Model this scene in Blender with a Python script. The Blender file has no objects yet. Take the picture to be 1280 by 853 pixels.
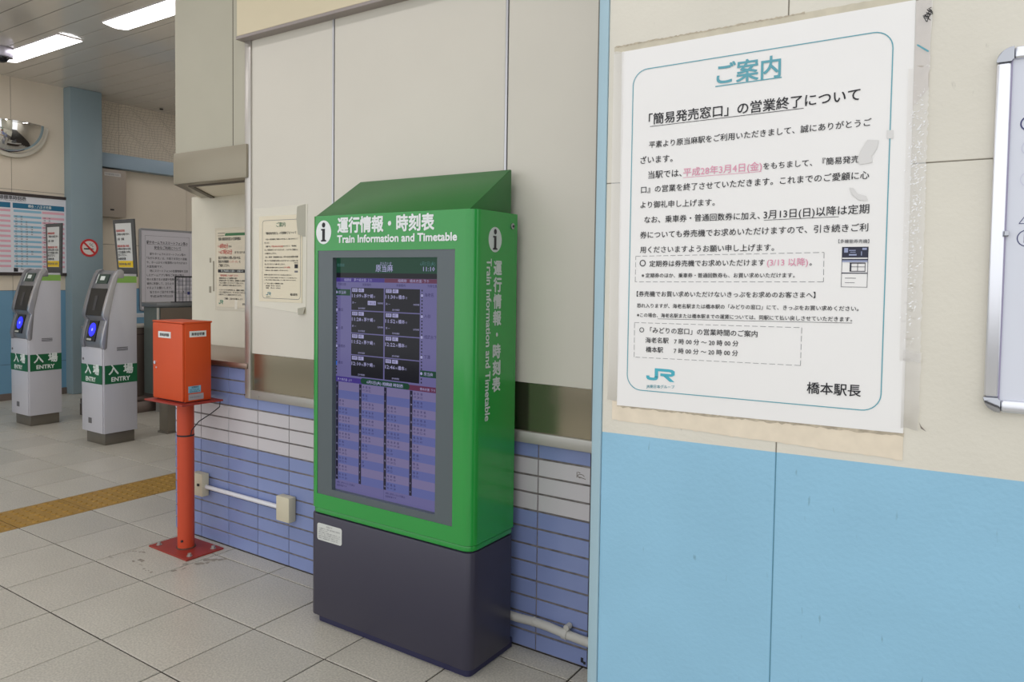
import bpy, bmesh, math, random
from mathutils import Vector, Matrix
random.seed(7)
S = bpy.context.scene
COL = S.collection

# ------------------------------------------------------------------ camera
H = 1.42                                     # eye height above the station floor
yaw, pitch, roll = math.radians(33.468), math.radians(2.300), math.radians(0.802)
fw = Vector((-math.sin(yaw)*math.cos(pitch), math.cos(yaw)*math.cos(pitch), -math.sin(pitch)))
rt = Vector((math.cos(yaw), math.sin(yaw), 0)); up = rt.cross(fw)
rt2 = math.cos(roll)*rt + math.sin(roll)*up; up2 = -math.sin(roll)*rt + math.cos(roll)*up
cd = bpy.data.cameras.new('camera'); cam = bpy.data.objects.new('camera', cd); COL.objects.link(cam)
cam.matrix_world = Matrix(((rt2.x, up2.x, -fw.x, 0), (rt2.y, up2.y, -fw.y, 0), (rt2.z, up2.z, -fw.z, H), (0, 0, 0, 1)))
cd.sensor_width = 36; cd.sensor_fit = 'HORIZONTAL'; cd.lens = 920/1280*36; cd.shift_y = -41.94/1280
cd.clip_start = .05; cd.clip_end = 200
S.camera = cam

# ------------------------------------------------------------------ world, exposure
W = bpy.data.worlds.new('sky'); S.world = W; W.use_nodes = True
wn = W.node_tree; bg = wn.nodes['Background']
bg.inputs[0].default_value = (.97, .985, 1.0, 1); bg.inputs[1].default_value = 1.36
S.view_settings.view_transform = 'Standard'; S.view_settings.look = 'None'
S.view_settings.gamma = 1; S.view_settings.use_curve_mapping = False
S.view_settings.exposure = 0.06
LAMP = 9.0                                   # strength of the fluorescent diffusers
SCREEN = .85                                 # strength of the lit display

# ------------------------------------------------------------------ helpers
def lin(c):
    return tuple(((v/255)/12.92 if v/255 <= .04045 else ((v/255+.055)/1.055)**2.4) for v in c) + (1,)
MATS = {}
def mat(name, rgb, rough=.5, metal=0, bump=0, bscale=60, var=0, vscale=3, emit=0, rnd=0, spec=.5, speck=None, coat=0):
    if name in MATS: return MATS[name]
    m = bpy.data.materials.new(name); m.use_nodes = True; MATS[name] = m
    nt = m.node_tree; N = nt.nodes; K = nt.links; b = N['Principled BSDF']
    b.inputs['Base Color'].default_value = lin(rgb); b.inputs['Roughness'].default_value = rough
    b.inputs['Metallic'].default_value = metal; b.inputs['Specular IOR Level'].default_value = spec
    if coat: b.inputs['Coat Weight'].default_value = coat; b.inputs['Coat Roughness'].default_value = .12
    if emit:
        b.inputs['Emission Color'].default_value = lin(rgb); b.inputs['Emission Strength'].default_value = emit
    tc = N.new('ShaderNodeTexCoord')
    src = None
    if var or rnd or speck:
        src = N.new('ShaderNodeRGB'); src.outputs[0].default_value = lin(rgb); out = src.outputs[0]
        if var:
            nz = N.new('ShaderNodeTexNoise'); nz.inputs['Scale'].default_value = vscale; nz.inputs['Detail'].default_value = 6
            K.new(tc.outputs['Object'], nz.inputs['Vector'])
            mr = N.new('ShaderNodeMapRange'); mr.inputs[1].default_value = .3; mr.inputs[2].default_value = .7
            mr.inputs[3].default_value = 1-var; mr.inputs[4].default_value = 1+var
            K.new(nz.outputs[0], mr.inputs[0])
            vm = N.new('ShaderNodeVectorMath'); vm.operation = 'SCALE'; K.new(out, vm.inputs[0]); K.new(mr.outputs[0], vm.inputs['Scale']); out = vm.outputs[0]
        if speck:
            vz = N.new('ShaderNodeTexNoise'); vz.inputs['Scale'].default_value = speck[0]; vz.inputs['Detail'].default_value = 2
            K.new(tc.outputs['Object'], vz.inputs['Vector'])
            mr = N.new('ShaderNodeMapRange'); mr.inputs[1].default_value = .35; mr.inputs[2].default_value = .65
            mr.inputs[3].default_value = 1-speck[1]; mr.inputs[4].default_value = 1+speck[1]
            K.new(vz.outputs[0], mr.inputs[0])
            vm = N.new('ShaderNodeVectorMath'); vm.operation = 'SCALE'; K.new(out, vm.inputs[0]); K.new(mr.outputs[0], vm.inputs['Scale']); out = vm.outputs[0]
        if rnd:
            oi = N.new('ShaderNodeObjectInfo'); mr = N.new('ShaderNodeMapRange'); mr.inputs[3].default_value = 1-rnd; mr.inputs[4].default_value = 1+rnd
            K.new(oi.outputs['Random'], mr.inputs[0])
            vm = N.new('ShaderNodeVectorMath'); vm.operation = 'SCALE'; K.new(out, vm.inputs[0]); K.new(mr.outputs[0], vm.inputs['Scale']); out = vm.outputs[0]
        K.new(out, b.inputs['Base Color'])
    if bump:
        nz = N.new('ShaderNodeTexNoise'); nz.inputs['Scale'].default_value = bscale; nz.inputs['Detail'].default_value = 4
        K.new(tc.outputs['Object'], nz.inputs['Vector'])
        bp = N.new('ShaderNodeBump'); bp.inputs['Strength'].default_value = bump; bp.inputs['Distance'].default_value = .004
        K.new(nz.outputs[0], bp.inputs['Height']); K.new(bp.outputs[0], b.inputs['Normal'])
    return m

def wloc(o):
    v = Vector((0, 0, 0))
    while o: v += o.location; o = o.parent
    return v
class MB:
    def __init__(s): s.v = []; s.f = []
    def add(s, vs, fs):
        n = len(s.v); s.v += [tuple(p) for p in vs]; s.f += [tuple(i+n for i in f) for f in fs]; return s
    def box(s, x0, x1, y0, y1, z0, z1):
        return s.add([(x0,y0,z0),(x1,y0,z0),(x1,y1,z0),(x0,y1,z0),(x0,y0,z1),(x1,y0,z1),(x1,y1,z1),(x0,y1,z1)],
                     [(0,3,2,1),(4,5,6,7),(0,1,5,4),(1,2,6,5),(2,3,7,6),(3,0,4,7)])
    def prism(s, poly, lo, hi, axis='z'):
        n = len(poly)
        def p(a, b, h): return {'z': (a, b, h), 'x': (h, a, b), 'y': (a, h, b)}[axis]
        vs = [p(a, b, lo) for a, b in poly] + [p(a, b, hi) for a, b in poly]
        fs = [tuple(range(n-1, -1, -1)), tuple(range(n, 2*n))] + [(i, (i+1) % n, (i+1) % n+n, i+n) for i in range(n)]
        return s.add(vs, fs)
    def ring(s, outer, inner, lo, hi, axis='z'):
        n = len(outer)
        def p(a, b, h): return {'z': (a, b, h), 'x': (h, a, b), 'y': (a, h, b)}[axis]
        vs = [p(a, b, h) for h in (lo, hi) for L in (outer, inner) for a, b in L]
        fs = []
        for i in range(n):
            j = (i+1) % n
            fs += [(i, j, n+j, n+i), (2*n+i, 3*n+i, 3*n+j, 2*n+j), (i, 2*n+i, 2*n+j, j), (n+i, n+j, 3*n+j, 3*n+i)]
        return s.add(vs, fs)
    def cyl(s, p, q, r, n=20, r2=None):
        p, q = Vector(p), Vector(q); d = (q-p).normalized(); a = d.orthogonal().normalized(); b = d.cross(a)
        r2 = r if r2 is None else r2
        vs = [p+(a*math.cos(t)+b*math.sin(t))*r for t in [2*math.pi*i/n for i in range(n)]] + \
             [q+(a*math.cos(t)+b*math.sin(t))*r2 for t in [2*math.pi*i/n for i in range(n)]]
        return s.add(vs, [tuple(range(n-1, -1, -1)), tuple(range(n, 2*n))] + [(i, (i+1) % n, (i+1) % n+n, i+n) for i in range(n)])
    def tube(s, pts, r, n=8):
        pts = [Vector(p) for p in pts]; rings = []
        a = None
        for i, p in enumerate(pts):
            d = (pts[min(i+1, len(pts)-1)]-pts[max(i-1, 0)]).normalized()
            a = (d.orthogonal() if a is None else a-d*a.dot(d)).normalized(); b = d.cross(a)
            rings.append([p+(a*math.cos(2*math.pi*k/n)+b*math.sin(2*math.pi*k/n))*r for k in range(n)])
        fs = [tuple(range(n-1, -1, -1)), tuple((len(pts)-1)*n+k for k in range(n))]
        for i in range(len(pts)-1):
            for k in range(n): fs.append((i*n+k, i*n+(k+1) % n, (i+1)*n+(k+1) % n, (i+1)*n+k))
        return s.add([v for R in rings for v in R], fs)
    def build(s, name, m, parent=None, bevel=0, seg=2, smooth=35, loc=None):
        me = bpy.data.meshes.new(name); bm = bmesh.new()
        o = bpy.data.objects.new(name, me); COL.objects.link(o); o.parent = parent
        if loc: o.location = Vector(loc)-(wloc(parent) if parent else Vector((0,0,0)))
        w = wloc(o); vs = [bm.verts.new(Vector(p)-w) for p in s.v]
        for f in s.f:
            try: bm.faces.new([vs[i] for i in f])
            except ValueError: pass
        bmesh.ops.recalc_face_normals(bm, faces=bm.faces)
        if bevel:
            es = [e for e in bm.edges if len(e.link_faces) == 2 and e.calc_face_angle(0) > .6]
            bmesh.ops.bevel(bm, geom=es, offset=bevel, segments=seg, profile=.5, affect='EDGES', clamp_overlap=True)
        bm.to_mesh(me); bm.free()
        me.materials.append(m)
        if smooth:
            me.polygons.foreach_set('use_smooth', [True]*len(me.polygons)); me.set_sharp_from_angle(angle=math.radians(smooth))
        return o
def tag(o, label=None, cat=None, group=None, kind=None):
    for k, v in (('label', label), ('category', cat), ('group', group), ('kind', kind)):
        if v: o[k] = v
    return o
def thing(name, loc, label, cat, group=None):
    o = bpy.data.objects.new(name, None); COL.objects.link(o); o.location = loc; o.empty_display_size = .1
    return tag(o, label, cat, group)
def box(name, m, parent, x0, x1, y0, y1, z0, z1, bevel=0, seg=2):
    return MB().box(x0, x1, y0, y1, z0, z1).build(name, m, parent, bevel, seg)
def rrect(x0, x1, z0, z1, r, n=5):
    P = []
    for cx, cz, a0 in ((x1-r, z1-r, 0), (x0+r, z1-r, 90), (x0+r, z0+r, 180), (x1-r, z0+r, 270)):
        for k in range(n+1):
            a = math.radians(a0+90*k/n); P.append((cx+r*math.cos(a), cz+r*math.sin(a)))
    return P
def circ(cx, cz, r, n=28, ry=None):
    return [(cx+r*math.cos(2*math.pi*k/n), cz+(ry or r)*math.sin(2*math.pi*k/n)) for k in range(n)]

# flat lettering: real letter outlines laid on a plane (origin, direction of reading, direction up)
TEXTS = []
class Text:
    def __init__(s, name, m, parent, o, u=(1,0,0), v=(0,0,1), label=None, split=False):
        s.split = split; s.name, s.m, s.parent, s.label = name, m, parent, label; s.o, s.u, s.v = Vector(o), Vector(u), Vector(v); s.items = []; s.quads = MB(); TEXTS.append(s)
    def t(s, txt, x0, z0, x1=None, z1=None, h=None, bold=0, res=2, ky=1, cx=None, w=None):
        s.items.append((txt, x0, z0, x1, z1, h, bold, res, ky, cx, w)); return s
    def q(s, x0, x1, z0, z1):
        s.quads.add([s.o+s.u*a+s.v*b for a, b in ((x0,z0),(x1,z0),(x1,z1),(x0,z1))], [(0,1,2,3)]); return s
    def poly(s, P):
        s.quads.add([s.o+s.u*a+s.v*b for a, b in P], [tuple(range(len(P)))]); return s
    def ring(s, A, B):
        n = len(A); s.quads.add([s.o+s.u*a+s.v*b for a, b in A+B], [(i, (i+1) % n, n+(i+1) % n, n+i) for i in range(n)]); return s
    def line(s, x0, z0, x1, z1, t):
        d = Vector((x1-x0, z1-z0)).normalized()*t/2; n = (-d.y, d.x)
        return s.poly([(x0-n[0], z0-n[1]), (x1-n[0], z1-n[1]), (x1+n[0], z1+n[1]), (x0+n[0], z0+n[1])])
    def dash(s, x0, z0, x1, z1, t, a=.012, b=.005):
        L = math.hypot(x1-x0, z1-z0); k = 0
        while k < L:
            e = min(k+a, L); s.line(x0+(x1-x0)*k/L, z0+(z1-z0)*k/L, x0+(x1-x0)*e/L, z0+(z1-z0)*e/L, t); k += a+b
        return s
def finish_text():
    keys = {}
    for T in TEXTS:
        for it in T.items: keys.setdefault((it[0], 0, it[7]), None)
    tmp = {}
    for k in keys:
        c = bpy.data.curves.new('t', 'FONT'); c.body = k[0]; c.resolution_u = k[2]; c.fill_mode = 'FRONT'
        o = bpy.data.objects.new('t', c); COL.objects.link(o); tmp[k] = o
    bpy.context.view_layer.update(); dg = bpy.context.evaluated_depsgraph_get()
    for k, o in tmp.items():
        me = bpy.data.meshes.new_from_object(o.evaluated_get(dg))
        vs = [(v.co.x, v.co.y) for v in me.vertices]; fs = [tuple(p.vertices) for p in me.polygons]
        keys[k] = (vs, fs, min(v[0] for v in vs), max(v[0] for v in vs), min(v[1] for v in vs), max(v[1] for v in vs))
        bpy.data.meshes.remove(me)
    for o in tmp.values():
        c = o.data; bpy.data.objects.remove(o); bpy.data.curves.remove(c)
    for T in TEXTS:
        mb = T.quads
        if T.split:                              # separate printed shapes: one part each
            w = wloc(T.parent)
            for f in mb.f:
                me = bpy.data.meshes.new(T.name); me.from_pydata([Vector(mb.v[i])-w for i in f], [], [tuple(range(len(f)))]); me.materials.append(T.m)
                o = bpy.data.objects.new(T.name, me); COL.objects.link(o); o.parent = T.parent
            continue
        for txt, x0, z0, x1, z1, h, bold, res, ky, cx, w in T.items:
            vs, fs, a, b, lo, hi = keys[(txt, 0, res)]
            if x1 is not None: w = x1-x0
            if w is not None: sx = w/(b-a); sz = sx*ky if h is None else h
            else: sx = h; sz = h*ky
            if cx is not None: x0 = cx-(b-a)*sx/2
            sl = 0 if z1 is None else (z1-z0)/max(1e-6, (x1-x0))
            e = bold*sx      # heavier weight: the same outline struck again beside itself
            if bold: sx = sx*(1-2*bold/(b-a)); x0 += e
            nn = T.u.cross(T.v)*.00012; kk = -1
            for ex, ez in ([(0, 0)] if not bold else [(e*math.cos(q), e*math.sin(q)) for q in [k*math.pi/(4 if bold > .022 else 2)+math.pi/4 for k in range(8 if bold > .022 else 4)]]):
                kk += 1; mb.add([T.o+nn*kk+T.u*(x0+ex+(p[0]-a)*sx)+T.v*(z0+ez+p[1]*sz+sl*(p[0]-a)*sx) for p in vs], fs)
        me = bpy.data.meshes.new(T.name); w = wloc(T.parent)
        me.from_pydata([Vector(p)-w for p in mb.v], [], mb.f); me.materials.append(T.m)
        o = bpy.data.objects.new(T.name, me); COL.objects.link(o); o.parent = T.parent
        if T.label: o['label'] = T.label

# ------------------------------------------------------------------ materials
cream = mat('cream_wall_panel', (213,208,196), .42, var=.02, vscale=2, bump=.05, bscale=120)
creamB = mat('cream_panel_yellow', (216,204,174), .5, var=.02)
stain = mat('stainless_steel', (176,174,168), .42, .55, bump=.02, bscale=200)
stainD = mat('polished_steel_plate', (150,142,122), .18, .9)
alu = mat('aluminium', (225,226,232), .28, 1)
aluD = mat('aluminium_cap', (170,172,178), .12, 1)
white = mat('white_paper', (232,230,228), .35, coat=.25, var=.012, vscale=4)
ink = mat('black_ink', (30,30,36), .6)
inkg = mat('grey_ink', (110,110,114), .6)
teal = mat('teal_ink', (92,160,174), .5)
pink = mat('faded_pink_ink', (222,150,175), .5)
redink = mat('red_ink', (196,70,62), .5)
YA = 2.358

# ================================================================== SETTING
# ---- floor: slab with individually laid tiles
floor = MB().box(-11, 6, -5, 9, -.12, -.004).build('floor', mat('floor_grout', (58,52,46), .8, var=.15, vscale=8)); tag(floor, kind='structure')
ftile = mat('floor_tile', (186,181,169), .34, bump=.04, bscale=90, var=.07, vscale=2.2, rnd=.05, speck=(130, .15))
fyel = mat('yellow_tactile_tile', (160,122,44), .45, var=.10, vscale=9, rnd=.03)
def tile_mesh(name, w, d, m, h=.012, c=.0015):
    me = bpy.data.meshes.new(name); x, y = w/2, d/2
    me.from_pydata([(-x,-y,-h),(x,-y,-h),(x,y,-h),(-x,y,-h),(-x,-y,-c),(x,-y,-c),(x,y,-c),(-x,y,-c),(-x+c,-y+c,0),(x-c,-y+c,0),(x-c,y-c,0),(-x+c,y-c,0)], [],
        [(0,1,5,4),(1,2,6,5),(2,3,7,6),(3,0,4,7),(4,5,9,8),(5,6,10,9),(6,7,11,10),(7,4,8,11),(8,9,10,11)])
    me.materials.append(m); return me
def proj(p):
    d = Vector(p)-Vector((0,0,H)); z = d.dot(fw)
    return None if z < .3 else (640+920*d.dot(rt2)/z, 384.6-920*d.dot(up2)/z)
PX, PY = .406, .3915
xs = [-4.474+PX*k for k in range(0, 18)]; xl = [-4.85-PX*k for k in range(0, 14)]
cols = [(a, a+PX) for a in xs] + [(a-PX, a) for a in xl] + [(-4.85, -4.474)]
rows = [(1.855+PY*k, 1.855+PY*(k+1)) for k in range(-10, 16)]
cand = []
for x0, x1 in cols:
    for y0, y1 in rows:
        yy1 = y1; 
        if x0 > -3.9 and y0 > 2.30: continue
        if x0 > -3.9 and y1 > YA: yy1 = YA-.002
        if y0 > 2.3 and (x1+x0)/2+(y0+y1)/2 > -1.43+.25: continue           # under the ticket office block
        if x1 < -9.6 or y1 > 7.6: continue
        if x0 < -9.0 and y0 < 4.7 and x1 < -9.0: continue
        q = [proj((a, b, 0)) for a in (x0, x1) for b in (y0, yy1)]
        vis = any(p and -140 < p[0] < 1400 and 300 < p[1] < 1000 for p in q)
        cand.append((0 if vis else 1, math.hypot((x0+x1)/2, (y0+y1)/2), x0, x1, y0, yy1))
cand.sort()
cache = {}; rest = MB(); n = 0
for v, d, x0, x1, y0, y1 in cand:
    yel = abs(x0+4.85) < .01 and abs(x1+4.474) < .01
    j = .0034
    if not v and n < 296:
        key = (round(x1-x0, 3), round(y1-y0, 3), yel)
        if key not in cache:
            me = tile_mesh('tile', x1-x0-2*j, y1-y0-2*j, fyel if yel else ftile)
            if yel:
                bm = bmesh.new(); bm.from_mesh(me); mm = Matrix.Identity(4)
                for a in range(6):
                    for b in range(6):
                        cxx, cyy = (a-2.5)*.060, (b-2.5)*.063
                        lo = [bm.verts.new((cxx+.017*math.cos(t), cyy+.017*math.sin(t), 0)) for t in [math.pi*k/4 for k in range(8)]]
                        hi = [bm.verts.new((cxx+.011*math.cos(t), cyy+.011*math.sin(t), .0045)) for t in [math.pi*k/4 for k in range(8)]]
                        bm.faces.new(hi)
                        for k in range(8): bm.faces.new((lo[k], lo[(k+1) % 8], hi[(k+1) % 8], hi[k]))
                bm.to_mesh(me); bm.free()
            cache[key] = me
        o = bpy.data.objects.new('tactile_tile' if yel else 'tile', cache[key]); COL.objects.link(o); o.parent = floor
        o.location = ((x0+x1)/2, (y0+y1)/2, random.uniform(-.0006, .0003)); n += 1
    else:
        rest.box(x0+j, x1-j, y0+j, y1-j, -.01, 0)
tag(rest.build('tile_field', ftile, floor, smooth=0), kind='stuff')
print('floor tiles', n)

# ---- wall_back: the ticket office front with glazed tiles
grout = mat('tile_grout', (116,110,108), .8, var=.35, vscale=30)
wb = MB()
wb.prism([(-3.78, YA), (-1.204, YA), (.6, YA), (.6, 4.2), (-5.62, 4.2)], 0, .944).build('wall_back', grout)
wall_back = bpy.data.objects['wall_back']; tag(wall_back, kind='structure')
tblue = mat('blue_glazed_tile', (128,142,188), .22, var=.05, vscale=3, rnd=.05, bump=.02, bscale=30)
twht = mat('grey_white_glazed_tile', (196,192,196), .24, var=.04, vscale=3, rnd=.03)
tcache = {}
def wtile(x0, x1, z0, z1, m):
    gx, gz = .0022, .0038
    key = (round(x1-x0, 3), m.name)
    if key not in tcache:
        me = bpy.data.meshes.new('tile'); x, z, c, h = (x1-x0)/2-gx, (z1-z0)/2-gz, .0012, .0035
        me.from_pydata([(-x,0,-z),(x,0,-z),(x,0,z),(-x,0,z),(-x,c-h,-z),(x,c-h,-z),(x,c-h,z),(-x,c-h,z),(-x+c,-h,-z+c),(x-c,-h,-z+c),(x-c,-h,z-c),(-x+c,-h,z-c)], [],
            [(0,1,5,4),(1,2,6,5),(2,3,7,6),(3,0,4,7),(4,5,9,8),(5,6,10,9),(6,7,11,10),(7,4,8,11),(8,9,10,11)])
        me.materials.append(m); tcache[key] = me
    o = bpy.data.objects.new('tile', tcache[key]); COL.objects.link(o); o.parent = wall_back
    o.location = ((x0+x1)/2, YA+random.uniform(-.0004, .0004), (z0+z1)/2)
tx = [-3.779+.2351*k for k in range(0, 11)] + [-1.204]
tx = [-3.779+.2351*k for k in range(0, 11)]
edges = list(zip(tx[:-1], tx[1:])) + [(tx[-1], -1.206)]
for x0, x1 in edges:
    for r in range(14):
        if r >= 12 and x0 > -3.2: continue
        wtile(x0, x1, .0672*r, .0672*(r+1), twht if r in (8, 9, 10) else tblue)
# the chamfered return of the tiled wall, plain tiles too small to see from here
rm = MB()
for r in range(14):
    for k in range(7):
        a = Vector((-3.78, YA, 0))+Vector((-.7071, .7071, 0))*(.2351*k+.01); b = a+Vector((-.7071, .7071, 0))*.229; nn = Vector((-.7071, -.7071, 0))*.006
        z0, z1 = .0672*r+.004, .0672*(r+1)-.004
        rm.add([p+Vector((0,0,z)) for z in (z0, z1) for p in (a, b, b+nn, a+nn)], [(0,1,2,3),(4,7,6,5),(3,2,6,7),(0,3,7,4),(2,1,5,6)])
tag(rm.build('tile_return', tblue, wall_back, smooth=0), kind='stuff')
box('end_joint', mat('dark_sealant', (60,60,66), .7), wall_back, -1.2055, -1.19, YA-.004, YA+.01, 0, .80)
# small marker scribbles on the tiles
sc = mat('brown_marker', (96,84,70), .6)
mb = MB(); mb.tube([(-1.262, YA-.0040, .715), (-1.262, YA-.0040, .695)], .0012, 4); mb.tube([(-1.258, YA-.0040, .716), (-1.248, YA-.0040, .713)], .0012, 4)
mb.tube([(-1.245+.011*math.cos(t)*1.2, YA-.0040, .702+.007*math.sin(t)) for t in [k*.5 for k in range(10)]], .0012, 4)
mb.tube([(-1.252, YA-.0040, .699), (-1.226, YA-.0040, .694)], .0012, 4); mb.build('marker_scribble', sc, wall_back)
mb = MB(); mb.box(-1.232, -1.222, YA-.0050, YA-.003, .016, .034); mb.box(-1.222, -1.212, YA-.0050, YA-.003, .012, .022); mb.build('black_mark', ink, wall_back)

# counter of the closed ticket window, niche behind it, shutter housing above
ledge = MB().prism([(-3.80, 2.333), (-3.13, 2.333), (-3.13, 2.828), (-4.28, 2.828)], .9445, .972).build('ticket_counter', mat('counter_steel', (150,130,118), .3, .8, var=.05), None, .004)
tag(ledge, 'stone-brown metal counter ledge on top of the blue tiles behind the red box', 'counter')
niche = MB().prism([(-4.355, 2.83), (.6, 2.83), (.6, 4.2), (-5.7, 4.2)], .944, 1.91).build('wall_niche', mat('cream_board', (216,211,194), .45, var=.03, vscale=5), None); tag(niche, kind='structure')
MB().box(-3.128, .6, YA+.002, 2.83, .944, 1.91).build('niche_side', cream, niche)
MB().prism([(-3.80, YA+.03), (-3.13, YA+.03), (-3.13, 2.83), (-4.28, 2.83)], 1.903, 1.91).build('soffit', mat('soffit_cream', (238,233,216), .5), niche)
upper = MB().prism([(-3.268, YA), (.6, YA), (.6, 4.2), (-3.268, 4.2)], 2.066, 3.53).build('wall_upper', cream); tag(upper, kind='structure')
upc = mat('grey_cream_panel', (180,176,158), .5, var=.03, vscale=3, bump=.08, bscale=150)
MB().prism([(-3.775, YA), (-3.271, YA), (-3.271, 4.2), (-5.62, 4.2)], 2.066, 3.53).build('panel', upc, upper)
MB().box(-3.266, -3.10, YA-.003, YA+.01, 2.066, 3.53).build('panel', upc, upper)
MB().box(-3.2715, -3.266, YA-.0032, YA+.01, 2.066, 3.53).build('joint', mat('panel_joint', (70,64,54), .8), upper)
MB().prism([(-4.25, 2.99), (.6, 2.99), (.6, 4.2), (-5.4, 4.2)], 1.912, 2.066).build('lintel', cream, upper)
MB().box(-3.12, .6, YA, 2.985, 1.912, 2.066).build('lintel', cream, upper)
sh = bpy.data.objects.new('shutter_housing', None); COL.objects.link(sh); sh.location = (-3.45, 2.36, 1.9); tag(sh, kind='structure')  # shutter housing over the ticket window, tagged with the building structure
shm = mat('housing_metal', (150,142,124), .38, .35, var=.03)
MB().prism([(-3.13, 2.33), (-3.752, 2.33), (-4.33, 2.908), (-4.28, 2.958), (-3.724, 2.40), (-3.13, 2.40)], 1.90, 2.066).build('housing', shm, sh, .003)
MB().prism([(-3.13, 2.40), (-3.724, 2.40), (-4.28, 2.955), (-4.26, 2.975), (-3.716, 2.424), (-3.13, 2.424)], 1.894, 1.905).build('slot_lip', mat('dark_slot', (96,88,78), .6), sh)

# framed stainless panel wall to the right of the ticket window
pf = MB()
pf.box(-3.156, -3.111, 2.340, 2.42, .796, 2.572)
frame = pf.build('trim_1', mat('jamb_steel', (192,188,182), .34, .75), None, .002); tag(frame, kind='structure')
fr = MB().box(-3.111, -1.196, 2.340, YA, .796, .8395).build('bottom_rail', stain, frame, .002)
MB().cyl((-3.154, 2.338, .812), (-3.154, 2.341, .812), .004, 8).build('screw', aluD, frame)
MB().cyl((-3.05, 2.338, .812), (-3.05, 2.341, .812), .004, 8).build('screw', aluD, frame)
box('steel_plate', stainD, frame, -3.111, -1.204, 2.352, YA+.01, .8395, 1.0235)
for x0, x1 in ((-3.1105, -2.543), (-2.528, -1.5995), (-1.5845, -1.19)):
    box('panel', cream, frame, x0, x1, 2.349, YA+.01, 1.0240, 2.575, .0015, 1)
for x in (-2.5355, -1.592):
    o = box('joint_strip', mat('joint_strip_metal', (196,196,200), .3, .6), frame, x-.0045, x+.0045, 2.346, YA, 1.0240, 2.575)
    box('strip_shadow_gap', mat('dark_gap', (86,82,76), .8), frame, x-.0075, x-.0045, 2.3525, YA, 1.0240, 2.575)
    box('strip_shadow_gap', MATS['dark_gap'], frame, x+.0045, x+.0075, 2.3525, YA, 1.0240, 2.575)
box('end_strip', mat('end_strip_grey', (120,118,112), .7), frame, -1.204, -1.19, 2.345, YA, .791, 2.57)  # narrow grey strip at the right end of the panels
hd = MB().box(-3.163, .6, 2.300, YA, 2.586, 3.53).build('trim_2', creamB, None, .002, 1); tag(hd, kind='structure')
MB().box(-3.167, .6, 2.297, YA, 2.570, 2.586).build('edge_trim', mat('mauve_edge_trim', (150,140,136), .4), hd, .002, 1)

# ---- wall_right: nearer two-tone wall carrying the big poster
YB = 1.6
wr = MB().box(-.81, 3.4, YB+.006, YB+.13, 0, 3.53).build('wall_right', mat('joint_dark', (96,104,106), .8)); tag(wr, kind='structure')
two = bpy.data.materials.new('two_tone_paint'); two.use_nodes = True
nt = two.node_tree; N = nt.nodes; K = nt.links; b = N['Principled BSDF']; b.inputs['Roughness'].default_value = .38
geo = N.new('ShaderNodeNewGeometry'); sp = N.new('ShaderNodeSeparateXYZ'); K.new(geo.outputs['Position'], sp.inputs[0])
m1 = N.new('ShaderNodeMath'); m1.operation = 'MULTIPLY_ADD'; m1.inputs[1].default_value = -.0201; K.new(sp.outputs[0], m1.inputs[0]); K.new(sp.outputs[2], m1.inputs[2])
m2 = N.new('ShaderNodeMath'); m2.operation = 'GREATER_THAN'; m2.inputs[1].default_value = 1.0665; K.new(m1.outputs[0], m2.inputs[0])
mx = N.new('ShaderNodeMix'); mx.data_type = 'RGBA'; K.new(m2.outputs[0], mx.inputs[0])
mx.inputs[6].default_value = lin((140,187,213)); mx.inputs[7].default_value = lin((213,208,195))
nz = N.new('ShaderNodeTexNoise'); nz.inputs['Scale'].default_value = 5; nz.inputs['Detail'].default_value = 8; K.new(geo.outputs['Position'], nz.inputs['Vector'])
mr = N.new('ShaderNodeMapRange'); mr.inputs[1].default_value = .3; mr.inputs[2].default_value = .7; mr.inputs[3].default_value = .965; mr.inputs[4].default_value = 1.03; K.new(nz.outputs[0], mr.inputs[0])
# sparse scuffs: stretched, thresholded noise
mp = N.new('ShaderNodeMapping'); mp.inputs['Scale'].default_value = (55, 55, 16); K.new(geo.outputs['Position'], mp.inputs[0])
sz = N.new('ShaderNodeTexNoise'); sz.inputs['Scale'].default_value = 1; sz.inputs['Detail'].default_value = 3; K.new(mp.outputs[0], sz.inputs['Vector'])
sr = N.new('ShaderNodeMapRange'); sr.inputs[1].default_value = .69; sr.inputs[2].default_value = .76; sr.inputs[3].default_value = 1; sr.inputs[4].default_value = .70; K.new(sz.outputs[0], sr.inputs[0])
ml = N.new('ShaderNodeMath'); ml.operation = 'MULTIPLY'; K.new(mr.outputs[0], ml.inputs[0]); K.new(sr.outputs[0], ml.inputs[1])
vm = N.new('ShaderNodeVectorMath'); vm.operation = 'SCALE'; K.new(mx.outputs[2], vm.inputs[0]); K.new(ml.outputs[0], vm.inputs['Scale']); K.new(vm.outputs[0], b.inputs['Base Color'])
n2 = N.new('ShaderNodeTexNoise'); n2.inputs['Scale'].default_value = 95; n2.inputs['Detail'].default_value = 2; K.new(geo.outputs['Position'], n2.inputs['Vector'])
bp = N.new('ShaderNodeBump'); bp.inputs['Strength'].default_value = .22; bp.inputs['Distance'].default_value = .003; K.new(n2.outputs[0], bp.inputs['Height']); K.new(bp.outputs[0], b.inputs['Normal'])
for x0, x1 in ((-.7915, -.3838), (-.3812, .557), (.5596, 1.5), (1.5026, 3.4)):
    for z0, z1 in ((0.0, 1.6475), (1.6497, 3.53)):
        s = .004*(x0+.4)
        box('panel', two, wr, x0, x1, YB, YB+.012, z0+.0, z1, .001, 1)
jb_ = mat('joint_blue', (92,140,160), .7); jc_ = mat('joint_grey', (128,122,110), .7)
box('joint_filler', jb_, wr, -.3840, -.3810, YB+.0015, YB+.008, 0, 1.058); box('joint_filler', jc_, wr, -.3840, -.3810, YB+.0015, YB+.008, 1.058, 3.53)
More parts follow.
